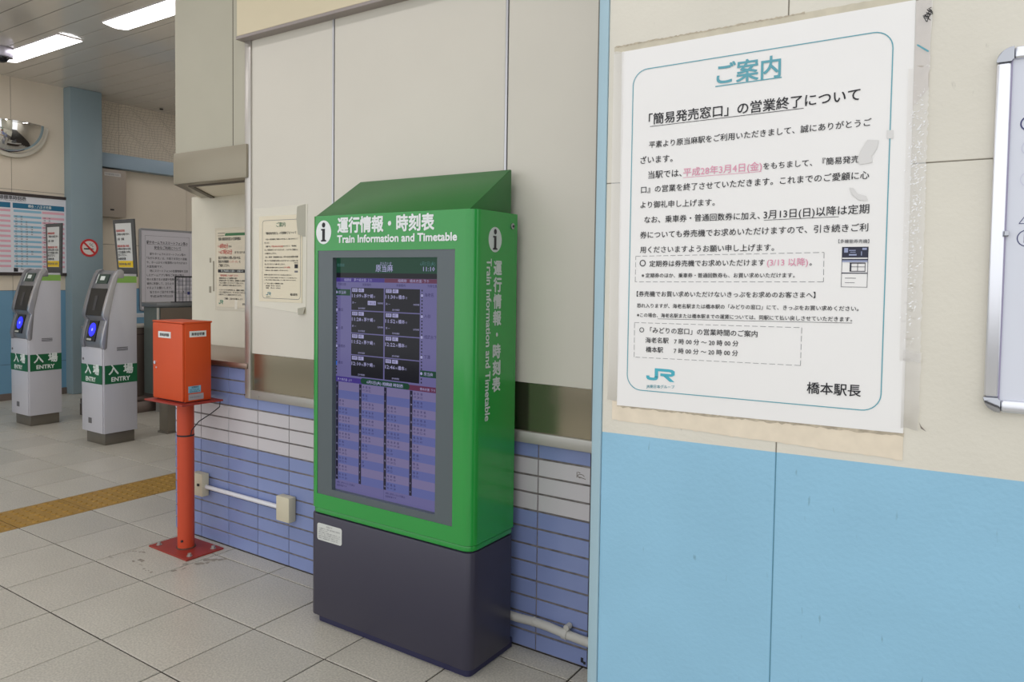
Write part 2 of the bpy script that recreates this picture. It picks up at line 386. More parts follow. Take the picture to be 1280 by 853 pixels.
box('joint_filler', jc_, wr, -.7915, 3.4, YB+.0015, YB+.008, 1.6472, 1.6500)
trimb = mat('pale_blue_trim', (158,186,198), .4, var=.03)
tr = MB().box(-.8170, -.7925, YB-.004, YB+.14, 0, 3.53).build('corner_trim', trimb, wr, .002)

# ---- ceiling of planks
ceil = MB().box(-9.6, -1.1, -1.2, 8, 3.5335, 3.65).build('ceiling', mat('ceiling_gap', (20,18,16), .9)); tag(ceil, kind='structure')
cpm = mat('ceiling_plank', (226,220,211), .12, coat=.4, rnd=.015, var=.02, spec=.6)
y = 3.643-.217*22
pme = {}
while y < 7.9:
    me = pme.get(0)
    if me is None:
        me = bpy.data.meshes.new('plank'); a, bb, h, c = 4.25, .1045, .004, .0006
        me.from_pydata([(-a,-bb,h),(a,-bb,h),(a,bb,h),(-a,bb,h),(-a,-bb,c),(a,-bb,c),(a,bb,c),(-a,bb,c),(-a,-bb+c,0),(a,-bb+c,0),(a,bb-c,0),(-a,bb-c,0)], [],
            [(4,5,1,0),(5,6,2,1),(6,7,3,2),(7,4,0,3),(8,9,5,4),(9,10,6,5),(10,11,7,6),(11,8,4,7),(11,10,9,8)])
        me.materials.append(cpm); pme[0] = me
    o = bpy.data.objects.new('plank', me); COL.objects.link(o); o.parent = ceil; o.location = (-5.35, y+.1085, 3.529); y += .217
lampm = mat('lamp_diffuser', (255,252,255), .4, emit=LAMP)
def lamp(x0, y0, label, group=None):
    t = thing('ceiling_light', (x0+.64, y0+.107, 3.529), label, 'ceiling light', group)
    box('housing', mat('lamp_housing', (210,205,205), .4), t, x0-.006, x0+1.286, y0-.006, y0+.220, 3.520, 3.529)
    P = [(y0+.214*k/10, 3.52-.016*math.sin(math.pi*k/10)) for k in range(11)] + [(y0+.214, 3.524), (y0, 3.524)]
    MB().prism(P, x0, x0+1.28, 'x').build('diffuser', lampm, t)
lamp(-8.32, 3.278, 'long white fluorescent ceiling light at the left edge, nearer the mirror')
lamp(-6.363, 3.322, 'long white fluorescent ceiling light touching the cream office wall at the top')
for x, w_ in ((-8.3, 'first from the left wall'), (-6.3, 'second from the left wall'), (-4.3, 'third from the left wall'), (-2.3, 'fourth from the left wall, nearest the kiosk')):  # row out of view, added to light the hall
    lamp(x, .9, 'ceiling light in the concourse row, '+w_, 'ceiling lights over the concourse')
for x, w_ in ((-8.3, 'over the bird net'), (-6.3, 'further from the bird net')):  # further added lamps, hidden behind the office, as extra hall light
    lamp(x, 5.9, 'ceiling light in the back row, '+w_, 'ceiling lights behind the office')

# ---- wall_left with column, recessed part, beam
wcream = mat('hall_cream_panel', (220,208,188), .5, var=.02, bump=.03, bscale=100, rnd=.01)
wblue = mat('hall_blue_panel', (112,156,184), .45, var=.03)
wl = MB().box(-9.5, -9.035, -1.2, 4.30, 0, 3.53).build('wall_left', mat('hall_joint', (70,66,60), .8)); tag(wl, kind='structure')
for y0, y1 in ((-1.2, .72), (.724, 1.715), (1.719, 2.711), (2.715, 3.716), (3.720, 4.30)):
    for z0, z1, m in ((.075, .389, wblue), (.393, 1.203, wblue), (1.207, 2.31, wcream), (2.314, 3.529, wcream)):
        box('panel', m, wl, -9.04, -9.03, y0, y1, z0, z1)
wd = MB().box(-9.7, -9.255, 4.30, 9, 0, 3.53).build('wall_recess', MATS['hall_joint']); tag(wd, kind='structure')
for y0, y1 in ((4.3, 5.016), (5.020, 5.93), (5.934, 7.5), (7.504, 9)):
    for z0, z1, m in ((0, 1.215, wblue), (1.219, 1.765, wcream), (1.769, 3.529, wcream)):
        box('panel', m, wd, -9.26, -9.25, y0, y1, z0, z1)
bs = MB().box(-9.035, -9.015, -1.2, 4.26, 0, .075).build('baseboard_left', mat('brown_skirting', (110,98,90), .6)); tag(bs, kind='structure')
colm = mat('blue_grey_column', (136,154,160), .45, var=.02)
cl = MB().box(-9.5, -8.88, 4.262, 4.622, 0, 3.529).build('trim_3', colm, None, .012); tag(cl, kind='structure')
bm_ = MB().box(-9.25, -9.10, 4.622, 9, 2.703, 2.872).build('trim_4', mat('pale_blue_beam', (152,172,186), .45), None, .004); tag(bm_, kind='structure')
wf = MB().box(-9.5, 3.5, 8.0, 8.3, 0, 3.65).build('wall_far', wcream); tag(wf, kind='structure')

# bird net above the beam
nb = MB(); NY, NZ = 64, 20
def netp(i, j): 
    yy = 4.64+(7.5-4.64)*i/NY; zz = 2.88+.63*j/NZ
    return Vector((-9.17+.03*math.sin(i*.9+j*.6), yy+.012*math.sin(j*1.3+i), zz-.02*math.sin(math.pi*((i % 10)/10))*(1-abs(j/NZ-.5))))
for i in range(NY+1):
    for j in range(NZ+1):
        p = netp(i, j)
        if i < NY: q = netp(i+1, j); nb.add([p, q, q+Vector((0,0,.0022)), p+Vector((0,0,.0022))], [(0,1,2,3)])
        if j < NZ: q = netp(i, j+1); nb.add([p, q, q+Vector((0,.0022,0)), p+Vector((0,.0022,0))], [(0,1,2,3)])
tag(nb.build('bird_net', mat('net_cord', (146,132,112), .8), None, smooth=0), 'fine brown bird net stretched above the pale blue beam', 'net', kind='stuff')

# ================================================================== OBJECTS
# ---- information kiosk
kg = mat('kiosk_green', (32,146,58), .26, coat=.4, var=.01)
kd = mat('kiosk_dark_base', (54,52,68), .36)
kgr = mat('kiosk_grey_bezel', (84,94,98), .3)
K0 = thing('information_kiosk', (-1.91, 2.16, 0), 'tall green and charcoal train information kiosk with lit screen on the tiled wall', 'kiosk')
def kbody(x0, x1, y0, y1, r, n=6):
    P = [(x1, y1)]
    P += [(x0, y1)]
    for cx, cy, a0 in ((x0+r, y0+r, 180), (x1-r, y0+r, 270)):
        for k in range(n+1):
            a = math.radians(a0+90*k/n); P.append((cx+r*math.cos(a), cy+r*math.sin(a)))
    return P
MB().prism(kbody(-2.300, -1.520, 2.055, 2.33, .02), 0, .035).build('plinth', mat('plinth_navy', (40,40,74), .4), K0)
MB().prism(kbody(-2.325, -1.503, 2.035, 2.295, .035), .032, .452).build('base_cabinet', kd, K0, .004)
MB().prism(kbody(-2.305, -1.515, 2.05, 2.29, .02), .452, .462).build('base_gap', mat('black_gap', (24,30,28), .7), K0)
# green head with a real opening for the screen
X0, X1, Y0, Y1, R_ = -2.328, -1.503, 2.035, 2.302, .040
g = MB()
bz = (-2.2815, -1.587, .536, 1.518)
g.box(X0+R_, bz[0], Y0, Y0+.03, .478, 1.656); g.box(bz[1], X1-R_, Y0, Y0+.03, .478, 1.656)
g.box(bz[0], bz[1], Y0, Y0+.03, .478, bz[2]); g.box(bz[0], bz[1], Y0, Y0+.03, bz[3], 1.656)
def shell(mb, z0, z1, i=0):
    out = []
    for cx, cy, a0 in ((X0+R_, Y0+R_, 270), ):
        pass
    for side in (-1, 1):
        cx = X0+R_ if side < 0 else X1-R_
        P = [(cx+side*(R_-i)*math.sin(math.radians(a)), Y0+R_-(R_-i)*math.cos(math.radians(a))) for a in range(0, 91, 9)]
        P += [(P[-1][0], Y1), (P[-1][0]-side*.012, Y1), (P[-1][0]-side*.012, Y0+R_)]
        P += [(cx+side*(R_-.014)*math.sin(math.radians(a)), Y0+R_-(R_-.014)*math.cos(math.radians(a))) for a in range(81, -1, -9)]
        mb.prism(P, z0, z1)
shell(g, .478, 1.656)
g.prism(kbody(X0+.002, X1-.002, Y0+.002, Y1-.004, R_-.002), 1.648, 1.655)
g.prism(kbody(X0+.002, X1-.002, Y0+.03, Y1-.004, .01), .478, .486)
g.box(X0+.012, X1-.012, Y1-.02, Y1-.006, .48, 1.65)
g.build('green_head', kg, K0, smooth=30)
# lower lip of the head below a fine seam
MB().prism(kbody(X0+.004, X1-.003, Y0+.004, Y1-.004, R_), .4555, .4755).build('lower_lip', kg, K0, .003)
MB().prism(kbody(X0+.006, X1-.006, Y0+.007, Y1-.006, R_), .474, .480).build('seam', mat('green_seam', (24,92,40), .5), K0)
# hood
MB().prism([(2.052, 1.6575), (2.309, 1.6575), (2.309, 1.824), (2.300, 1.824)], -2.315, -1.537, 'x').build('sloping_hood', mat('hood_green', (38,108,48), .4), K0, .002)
MB().cyl((-1.5035, 2.266, 1.610), (-1.4985, 2.266, 1.610), .011, 20).build('side_lock', aluD, K0)
MB().cyl((-1.4985, 2.270, 1.610), (-1.4975, 2.270, 1.610), .005, 10).build('keyhole', ink, K0)
# bezel ring + screen
bo = [(bz[0], bz[2]), (bz[1], bz[2]), (bz[1], bz[3]), (bz[0], bz[3])]
sc_ = (-2.1985, -1.6680, .5635, 1.4900)
bi = [(sc_[0], sc_[2]), (sc_[1], sc_[2]), (sc_[1], sc_[3]), (sc_[0], sc_[3])]
MB().ring(bo, bi, Y0+.002, Y0+.022, 'y').build('grey_bezel', kgr, K0, smooth=0)
def scm(n, c, k=1.0):
    m = mat('screen_'+n, c, .12, emit=SCREEN*k, spec=.2); m.node_tree.nodes['Principled BSDF'].inputs['Base Color'].default_value = (.004, .004, .006, 1); return m
lav = scm('lavender', (100,96,142)); blk = scm('black', (20,20,26)); wht = scm('white', (158,156,196)); grn = scm('green', (22,62,44))
screen = box('screen', lav, K0, sc_[0]-.012, sc_[1]+.012, 2.0585, 2.075, sc_[2]-.012, sc_[3]+.012)
box('screen_surround', mat('screen_black', (16,16,20), .4), K0, bz[0]+.005, bz[1]-.005, 2.059, 2.075, bz[2]+.005, bz[3]-.005)
F = lambda n, m, y, sp=False: Text(n, m, screen, (0, y, 0), split=sp)
L0, L1 = -2.1985+.0, -1.6715
a = F('green_band', grn, 2.0578, True); a.q(-2.2105, -1.672, 1.4310, 1.4905)
a.q(-2.2049, -2.1218, 1.3415, 1.3662); a.q(-1.7605, -1.6740, 1.0530, 1.0770)
a2 = F('black_band', blk, 2.0580, True); a2.q(-2.2105, -1.672, 1.4115, 1.4310)
a2.q(-2.2105, -2.2010, .56, 1.4105)
F('direction_band', scm('violet', (62,48,124)), 2.0580, True).q(-2.2010, -1.9410, 1.3955, 1.4110).q(-2.2010, -2.04, .9990, 1.0190)
F('direction_band', scm('maroon', (92,46,72)), 2.0580, True).q(-1.9405, -1.672, 1.3955, 1.4110).q(-1.84, -1.672, .9990, 1.0190)
cells = F('departure_cell', blk, 2.0580, True); route = F('route_line', blk, 2.0580); tags = F('departure_tag', wht, 2.0576, True); stops = F('route_stops', wht, 2.0576); tl = F('departure_text', wht, 2.0572); tk = F('dark_text', scm('ink', (46,42,84)), 2.0572)
zz = [1.3755, 1.2840, 1.1955, 1.1100, 1.0250]
TL_ = [('11:09', '茅ケ崎'), ('11:28', '茅ケ崎'), ('11:52', '茅ケ崎'), ('12:10', '茅ケ崎')]; TR_ = [('11:30', '橋本'), ('11:52', '橋本'), ('12:22', '橋本'), ('12:46', '橋本')]
for c, (xa, xb, TT) in enumerate(((-2.1155, -1.9440, TL_), (-1.9375, -1.7645, TR_))):
    for r in range(4):
        zt, zb = zz[r], zz[r+1]
        cells.q(xa, xb, zb+.002, zt-.002)
        for k, w_ in ((0, '各駅'), (1, '4両')):
            tags.q(xa+.005+k*.034, xa+.034+k*.034, zt-.0185, zt-.0045); tk.t(w_, xa+.008+k*.034, zt-.0155, h=.0115, res=1)
        tl.t(TT[r][0], xa+.004, zt-.040, w=.050, h=.0190, res=1, bold=.012)
        tl.t('発', xa+.057, zt-.039, h=.009, res=1)
        tl.t(TT[r][1], xa+.069, zt-.0395, h=.0165, res=1, bold=.015); tl.t('行', xa+(.12 if c == 0 else .104), zt-.039, h=.009, res=1)
        tl.t('途中停車駅', xa+.038, zb+.007, h=.0075, res=1)
        if r < 2: tl.t('次 ―', xa+.005, zt-.064, h=.010, res=1); tl.t('各駅停車', xb-.031, zt-.062, h=.0075, res=1)
tags.q(-2.0270, -1.984, 1.3080, 1.3240); tk.t('列車位置', -2.024, 1.3115, h=.0095, res=1)
tl.t('原当麻', -1.9858, 1.4385, -1.8976, h=.030, res=2, bold=.012); tl.t('はらたいま', -1.962, 1.4640, h=.012, res=1)
tl.t('11:10', -1.7496, 1.4400, -1.6950, h=.0225, res=1, bold=.01); F('dim_text', scm('dim', (70,110,110)), 2.0572).t('6月5日(火)', -1.765, 1.4600, -1.692, h=.018, res=1).t('相模線', -2.1950, 1.4560, h=.014, res=1)
tl.t('相模線　茅ケ崎方面･上り', -2.155, 1.3985, -2.005, h=.013, res=1); tl.t('相模線　橋本方面･下り', -1.872, 1.3985, -1.722, h=.013, res=1)
for w_, x in (('列車位置', -2.190), ('発車案内', -2.055), ('発車案内', -1.880), ('列車位置', -1.728)): tk.t(w_, x, 1.3815, h=.0115, res=1)
for w_, x, z in (('原当麻', -2.187, 1.3485),): tl.t(w_, x, z, h=.0145, res=1)
tl.t('原当麻', -1.742, 1.0595, h=.0145, res=1)
for w_, z in (('番田', 1.2800), ('上溝', 1.2080), ('南橋本', 1.1360), ('橋本', 1.0700)): tk.t(w_, -2.187, z, h=.0135, res=1)
for w_, z in (('海老名', 1.3480), ('入谷', 1.2710), ('相武台下', 1.1950), ('下溝', 1.1220)): tk.t(w_, -1.742, z, h=.0150, res=1)
for x in (-2.197, -1.7545):
    z = 1.372
    while z > 1.03: route.q(x-.0028, x+.0028, z-.006, z); z -= .0125
for x, zs in ((-2.197, (1.354, 1.284, 1.212, 1.140)), (-1.7545, (1.351, 1.274, 1.198, 1.125, 1.065))):
    for z in zs: stops.poly(circ(x, z, .0055, 12))
F('train_marker', scm('blue', (40,96,190)), 2.0572).q(-2.2005, -2.193, 1.064, 1.080)
F('title_pill', grn, 2.0576, True).poly(rrect(-2.0629, -1.8105, .9995, 1.0225, .0114, 6))
tl.t('6月5日(火) 相模線 時刻表', -2.030, 1.0045, -1.842, h=.0145, res=1, bold=.01)
tl.t('茅ケ崎方面･上り', -2.190, 1.0040, -2.110, h=.011, res=1); tl.t('橋本方面･下り', -1.760, 1.0040, -1.688, h=.011, res=1)
st = F('timetable_stripe', scm('stripe_blue', (90,96,150)), 2.0579, True); s2 = F('timetable_stripe', scm('stripe_pale', (114,107,146)), 2.0579, True); bars = F('hour_bar', scm('bar', (34,32,50)), 2.0578, True)
nums = [[0,0,2,3,4,4,4,2,3,3,3,3],[3,2,4,4,4,4,3,2,2,1,0,0],[0,0,3,3,4,4,4,2,3,2,3,3],[3,3,4,4,4,3,2,2,2,2,0,0]]
bx = [-2.1985, -2.0705, -1.9385, -1.8090]; bn = [-2.0705, -1.9385, -1.8090, -1.672]
for c in range(4):
    bars.q(bx[c], bx[c]+.0130, .604, .9975)
    for r in range(12):
        zt = .9975-.0328*r; (s2 if r % 2 == 0 else st).q(bx[c]+.0135, bn[c]-.001, zt-.0328, zt)
        tl.t(str(5+r if c % 2 == 0 else (17+r) % 24 if 17+r < 25 else 0), bx[c]+.0035, zt-.022, h=.0095, res=1)
        for k in range(nums[c][r]):
            x = bx[c]+.0185+.0165*k; tk.t(('海', '茅', '橋')[(r+k+c) % 3] , x, zt-.0135, h=.0105, res=1); tk.t(('09', '28', '52', '41')[(k+r) % 4], x, zt-.0265, h=.0120, res=1)
tk.t('※特に表示のない列車は', -2.1916, .5890, h=.0095, res=1); tk.t('各駅停車です。', -2.1916, .5770, h=.0095, res=1)
tk.t('※特に表示のない列車は', -1.9283, .5890, h=.0095, res=1); tk.t('各駅停車です。', -1.9283, .5770, h=.0095, res=1); tk.q(-1.9378, -1.9370, .562, .604)
# kiosk lettering
wv = mat('white_vinyl', (228,232,232), .4)
kt = Text('front_lettering', wv, K0, (0, Y0-.0006, 0))
kt.t('運行情報・時刻表', -2.170, 1.5920, -1.680, h=.0640, bold=.036, res=3)
kt.t('Train Information and Timetable', -2.171, 1.5485, -1.5775, h=.0400, bold=.034, res=3)
kt.poly(circ(-2.2480, 1.5910, .0430, 36, ry=.0470))
ki = Text('front_symbol', ink, K0, (0, Y0-.0012, 0), label='black letter i on the white disc')
def isym(T, cx, cz, s, sy=1):
    T.poly(circ(cx, cz+s*.50*sy, s*.175, 18, ry=s*.175*sy))
    T.poly([(cx-s*.26, cz+s*.24*sy), (cx+s*.14, cz+s*.24*sy), (cx+s*.14, cz-s*.50*sy), (cx+s*.28, cz-s*.54*sy), (cx+s*.28, cz-s*.62*sy), (cx-s*.28, cz-s*.62*sy), (cx-s*.28, cz-s*.54*sy), (cx-s*.14, cz-s*.50*sy), (cx-s*.14, cz+s*.13*sy), (cx-s*.26, cz+s*.13*sy)])
isym(ki, -2.2480, 1.5905, .054, 1.08)
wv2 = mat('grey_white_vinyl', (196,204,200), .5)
ks = Text('side_lettering', wv2, K0, (-1.5024, 0, 0), (0,1,0))
for k, ch in enumerate('運行情報・時刻表'): ks.t(ch, 0, 1.4340-.0600*k, cx=2.176, w=None, h=.0560, bold=.034, res=3)
ks.poly(circ(2.158, 1.5555, .041, 32, ry=.045))
ks2 = Text('side_lettering_english', wv2, K0, (-1.5024, 0, 0), (0,0,-1), (0,1,0))
ks2.t('Train Information and Timetable', -1.487, 2.1085, -.9100, h=.0420, bold=.026, res=3)
k2 = Text('side_symbol', ink, K0, (-1.5018, 0, 0), (0,1,0), label='black letter i on the white disc'); isym(k2, 2.158, 1.555, .052, 1.10)
lb = MB().prism(rrect(-2.278, -2.138, .3475, .4165, .010), Y0-.0012, Y0+.001, 'y').build('rating_sticker', mat('sticker_white', (206,208,204), .4), K0)
lt = Text('sticker_print', inkg, lb, (0, Y0-.0016, 0)); lt.t('お知らせ', 0, .4040, cx=-2.208, h=.0090, res=1)
for k, s_ in enumerate(['この装置では、列車の運行情報と時刻表を', 'ご案内しています。', '表示の内容は、実際の運行と異なることが', 'あります。詳しくは係員におたずね下さい。', '画面に手を触れないようお願いします。', '節電のため画面を消すことがあります。']): lt.t(s_, -2.270, .3945-.0080*k, h=.0066, res=1)

# ---- red certificate box on a post
rd = mat('orange_red_paint', (204,74,22), .5, var=.03, vscale=5); rd2 = mat('red_post_paint', (196,70,36), .5, var=.04, vscale=4); rdd = mat('dark_red_paint', (148,46,34), .5, var=.08, vscale=10)
R0 = thing('certificate_box', (-3.46, 2.205, 0), 'orange-red metal box on a round red post beside the ticket counter', 'box')
MB().prism([(-3.632, 2.110), (-3.292, 2.105), (-3.290, 2.312), (-3.630, 2.312)], 0, .008).build('base_plate', rdd, R0, .001, 1)
for x, y_ in ((-3.596, 2.145), (-3.330, 2.145), (-3.325, 2.275), (-3.595, 2.280)):
    b_ = MB().cyl((x, y_, .008), (x, y_, .022), .009, 6); b_.cyl((x, y_, .008), (x, y_, .010), .014, 14); b_.build('anchor_bolt', stain, R0)
MB().cyl((-3.457, 2.208, .008), (-3.457, 2.208, .770), .041, 32).build('post', rd2, R0)
MB().cyl((-3.457, 2.208, .008), (-3.457, 2.208, .013), .047, 32).build('weld_ring', mat('rusty_weld', (96,66,54), .8), R0)
MB().cyl((-3.437, 2.176, .052), (-3.434, 2.168, .052), .006, 10).build('drain_hole', ink, R0)
MB().cyl((-3.457, 2.208, .588), (-3.457, 2.208, .596), .0425, 32).build('cable_tie', ink, R0)
box('tray', rdd, R0, -3.622, -3.292, 2.085, 2.312, .770, .778, .001, 1)
MB().box(-3.587, -3.328, 2.125, 2.268, .782, 1.174).build('cabinet', rd, R0, .003)
MB().box(-3.591, -3.324, 2.112, 2.272, 1.172, 1.180).build('lid', rd, R0, .002)
dr = MB().prism(rrect(-3.589, -3.332, .786, 1.170, .008, 3), 2.113, 2.126, 'y').build('door', rd, R0, .002)
MB().cyl((-3.568, 2.108, .966), (-3.568, 2.1135, .966), .009, 14).build('key_lock', alu, dr)
MB().cyl((-3.556, 2.110, .941), (-3.556, 2.1135, .941), .004, 10).build('door_stud', alu, dr)
box('spacer', ink, R0, -3.58, -3.335, 2.13, 2.262, .778, .784)
l1 = box('label_plate', mat('label_white', (222,222,220), .4), R0, -3.538, -3.430, 2.1115, 2.1135, 1.095, 1.127)
Text('label_print', ink, l1, (0, 2.1110, 0)).t('乗車証明書', -3.524, 1.1045, -3.444, h=.017, bold=.02)
l2_ = box('label_plate', MATS['label_white'], R0, -3.3285, -3.3270, 2.148, 2.240, 1.104, 1.134)
Text('label_print', ink, l2_, (-3.3266, 0, 0), (0,1,0)).t('乗車証明書', 2.158, 1.112, 2.230, h=.0170, bold=.02)
l3_ = box('maker_label', mat('pale_blue_label', (128,178,200), .4), R0, -3.3285, -3.3272, 2.141, 2.209, .826, .860)
Text('label_print', ink, l3_, (-3.3268, 0, 0), (0,1,0)).t('お問合せ', 2.158, .850, h=.010, bold=.02).t('取扱い窓口のご案内', 2.148, .838, 2.200, h=.008).t('乗降駅証明書発行機', 2.148, .829, 2.204, h=.008)
l4_ = box('maker_label', mat('silver_label', (160,156,160), .4), R0, -3.3285, -3.3272, 2.142, 2.224, .790, .820)
Text('label_print', inkg, l4_, (-3.3268, 0, 0), (0,1,0)).t('故障の際は係員まで', 2.150, .801, 2.214, h=.009)
MB().tube([(-3.300, 2.30, .775), (-3.305, 2.30, .74), (-3.335, 2.27, .705), (-3.385, 2.235, .665), (-3.408, 2.21, .62), (-3.413, 2.208, .592)], .0025, 6).build('cable', ink, R0)
# dust marks where an earlier base stood
dm = mat('floor_dirt', (150,143,131), .7, var=.25, vscale=40)
dt = MB()
for (xa, ya, xb, yb, w_) in ((-3.66,1.98,-3.60,2.10,.010), (-3.52,1.955,-3.40,1.955,.012), (-3.38,1.935,-3.30,1.93,.014), (-3.24,1.99,-3.22,2.05,.016), (-3.27,2.08,-3.19,2.16,.030), (-3.23,2.18,-3.15,2.24,.028), (-3.50,1.99,-3.46,1.975,.02), (-3.70,1.93,-3.60,1.92,.007), (-3.62,2.03,-3.57,2.06,.012)):
    for k in range(7):
        t0 = random.random(); cx_, cy_ = xa+(xb-xa)*t0+random.uniform(-.006, .006), ya+(yb-ya)*t0+random.uniform(-.006, .006); r_ = w_*random.uniform(.25, .7)
        dt.add([(cx_+r_*math.cos(a)*random.uniform(.5, 1.4), cy_+r_*math.sin(a)*random.uniform(.5, 1.2), .0004+.0001*k) for a in [i*.785 for i in range(8)]], [tuple(range(8))])
tag(dt.build('floor_stain', dm, floor, smooth=0), 'dark dried adhesive marks', kind='stuff')

# ---- switch boxes and conduit on the tiles
bxm = mat('beige_plastic', (206,198,174), .5)
E0 = thing('switch_box', (-3.517, 2.35, .24), 'beige wall switch box on the tiles just behind the red post', 'switch box')
box('casing', bxm, E0, -3.563, -3.470, 2.308, 2.351, .240, .360, .004); box('knob', ink, E0, -3.504, -3.492, 2.301, 2.308, .296, .308)
E1 = thing('switch_box', (-2.83, 2.35, .24), 'beige wall switch box on the tiles just left of the green kiosk', 'switch box')
box('casing', bxm, E1, -2.876, -2.783, 2.308, 2.351, .235, .355, .004); box('mounting_foot', bxm, E1, -2.85, -2.80, 2.33, 2.351, .228, .236, .001)
cdt = MB().cyl((-3.472, 2.334, .290), (-2.874, 2.334, .290), .011, 14).build('conduit', mat('white_conduit', (222,222,228), .35), None)
tag(cdt, 'slim white conduit joining the two beige switch boxes', 'conduit')
P0 = thing('wall_pipe', (-1.35, 2.33, .11), 'grey-white cable pipe running low along the tiles right of the kiosk', 'pipe')
ppm = mat('pipe_grey', (186,184,178), .5, var=.04, vscale=8)
MB().tube([(-1.62, 2.332, .122), (-1.50, 2.332, .119), (-1.42, 2.331, .124), (-1.36, 2.33, .123), (-1.28, 2.33, .115), (-1.19, 2.33, .111), (-1.10, 2.33, .108)], .0165, 14).build('pipe', ppm, P0)
MB().tube([(-1.425, 2.331, .1245), (-1.418, 2.331, .1245)], .0180, 14).build('coupling', ppm, P0)
c_ = MB().cyl((-1.296, 2.3305, .1165), (-1.276, 2.3305, .1150), .0200, 16); c_.cyl((-1.279, 2.322, .142), (-1.279, 2.351, .142), .011, 12); c_.build('pipe_clamp', ppm, P0)

# ---- ticket gates
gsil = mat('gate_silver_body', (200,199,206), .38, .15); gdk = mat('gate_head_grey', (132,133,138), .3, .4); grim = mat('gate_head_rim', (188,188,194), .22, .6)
gband = mat('gate_green_band', (22,96,58), .4); gwt = mat('gate_white', (226,232,228), .4)
def gate(dx, label, leaf):
    G = thing('ticket_gate', (-6.212+dx, 3.276, 0), label, 'ticket gate', 'entry card readers by the left wall')
    xa, xb = -6.380+dx, -6.044+dx; ya, yb = 3.137, 3.418
    box('plinth', mat('gate_plinth', (120,114,104), .35, .5), G, xa+.03, xb-.02, ya+.02, yb-.015, 0, .10, .002)
    MB().prism([(ya+.004, .098), (yb, .098), (yb, 1.408), (3.258, 1.408), (3.235, 1.29), (3.185, 1.06), (3.160, .80), (ya+.004, .80)], xa, xb, 'x').build('body', gsil, G, .003)
    fp = MB().box(xa+.004, xb-.010, ya-.006, ya+.006, .100, .795).build('front_panel', gsil, G, .003)
    MB().cyl((xa+.035, ya-.009, .700), (xa+.035, ya-.005, .700), .011, 12).build('lock', inkg, fp)
    MB().box(xa+.110, xa+.160, ya-.008, ya-.005, .170, .215).build('socket', mat('dark_plate', (100,98,100), .5), fp)
    box('green_band', gband, G, xa+.001, xb-.008, ya-.0085, ya-.004, .505, .658)
    box('green_band', gband, G, xb-.004, xb+.0015, ya+.012, yb, .505, .658)
    box('lime_band', mat('lime_green', (138,184,88), .45), G, xb-.004, xb+.0015, 3.250, yb, 1.335, 1.390)
    tf = Text('front_lettering', gwt, G, (0, ya-.0090, 0)); tf.t('入 場', 0, .588, cx=(xa+xb)/2+.010, w=.225, h=.090, bold=.03).t('ENTRY', 0, .520, cx=(xa+xb)/2-.012, h=.052, bold=.035)
    ts = Text('side_lettering', gwt, G, (xb+.0022, 0, 0), (0,1,0)); ts.t('入', 3.178, .588, h=.090, bold=.03).t('場', 3.300, .588, h=.090, bold=.03).t('ENTRY', 3.200, .524, 3.356, h=.050, bold=.03)
    for z in (.778, .789, .800): box('vent_slot', mat('vent_dark', (92,90,94), .5), G, xb-.002, xb+.002, 3.248, 3.340, z-.0030, z+.0025)
    # moulded reader head: body profile extruded across, brighter cheeks either side
    prof = [(3.150, .785), (3.130, .80), (3.124, .85), (3.138, .93), (3.164, 1.025), (3.146, 1.048), (3.138, 1.072), (3.150, 1.13), (3.174, 1.22), (3.206, 1.32), (3.236, 1.400), (3.258, 1.436), (3.290, 1.447), (3.312, 1.432), (3.312, 1.372), (3.262, 1.370), (3.240, 1.290), (3.190, 1.060), (3.168, .80)]
    inner = [(3.150, .787)] + [(p[0]+.012, p[1]) for p in prof[1:11]] + [(3.270, 1.425), (3.290, 1.435)] + prof[13:]
    hd_ = MB().prism(inner, xa+.045, xb-.030, 'x').build('reader_head', gdk, G, .004)
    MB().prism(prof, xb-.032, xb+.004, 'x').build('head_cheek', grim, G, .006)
    MB().prism(prof, xa-.004, xa+.048, 'x').build('head_cheek', gdk, G, .006)
    def fq(name, m, x0, x1, A, B, off=.004, parent=hd_):
        n_ = Vector((0, -(B[1]-A[1]), (B[0]-A[0]))).normalized()*off
        p = [Vector((x, y_, z)) for (y_, z) in (A, B) for x in (x0, x1)]
        return MB().add([p[0]+n_, p[1]+n_, p[3]+n_, p[2]+n_, p[0]-n_, p[1]-n_, p[3]-n_, p[2]-n_], [(0,1,2,3),(4,7,6,5),(0,4,5,1),(1,5,6,2),(2,6,7,3),(3,7,4,0)]).build(name, m, parent)
    dk = mat('slot_black', (22,23,27), .4)
    fq('ticket_recess', dk, xa+.050, xb-.036, (3.146, 1.062), (3.196, 1.285), .004)
    fq('ticket_slot', mat('slot_inner', (58,59,64), .4), xa+.145, xb-.150, (3.1556, 1.105), (3.1826, 1.225), .006)
    fq('status_display', mat('display_green', (40,66,60), .3), xa+.080, xb-.085, (3.218, 1.326), (3.247, 1.402), .005)
    fq('display_print', gwt, xa+.130, xb-.140, (3.228, 1.352), (3.240, 1.385), .0065)
    fq('display_print', gwt, xa+.080, xa+.090, (3.218, 1.326), (3.247, 1.402), .0065)
    fq('card_reader', dk, xa+.080, xa+.220, (3.130, .850), (3.169, 1.020), .004)
    # glowing blue oval where the card is touched
    A, B = Vector((0, 3.130, .850)), Vector((0, 3.169, 1.020)); u = (B-A).normalized(); n_ = Vector((0, -u.z, u.y)); c0 = (A+B)/2+u*.010+n_*.006; cx_ = xa+.150
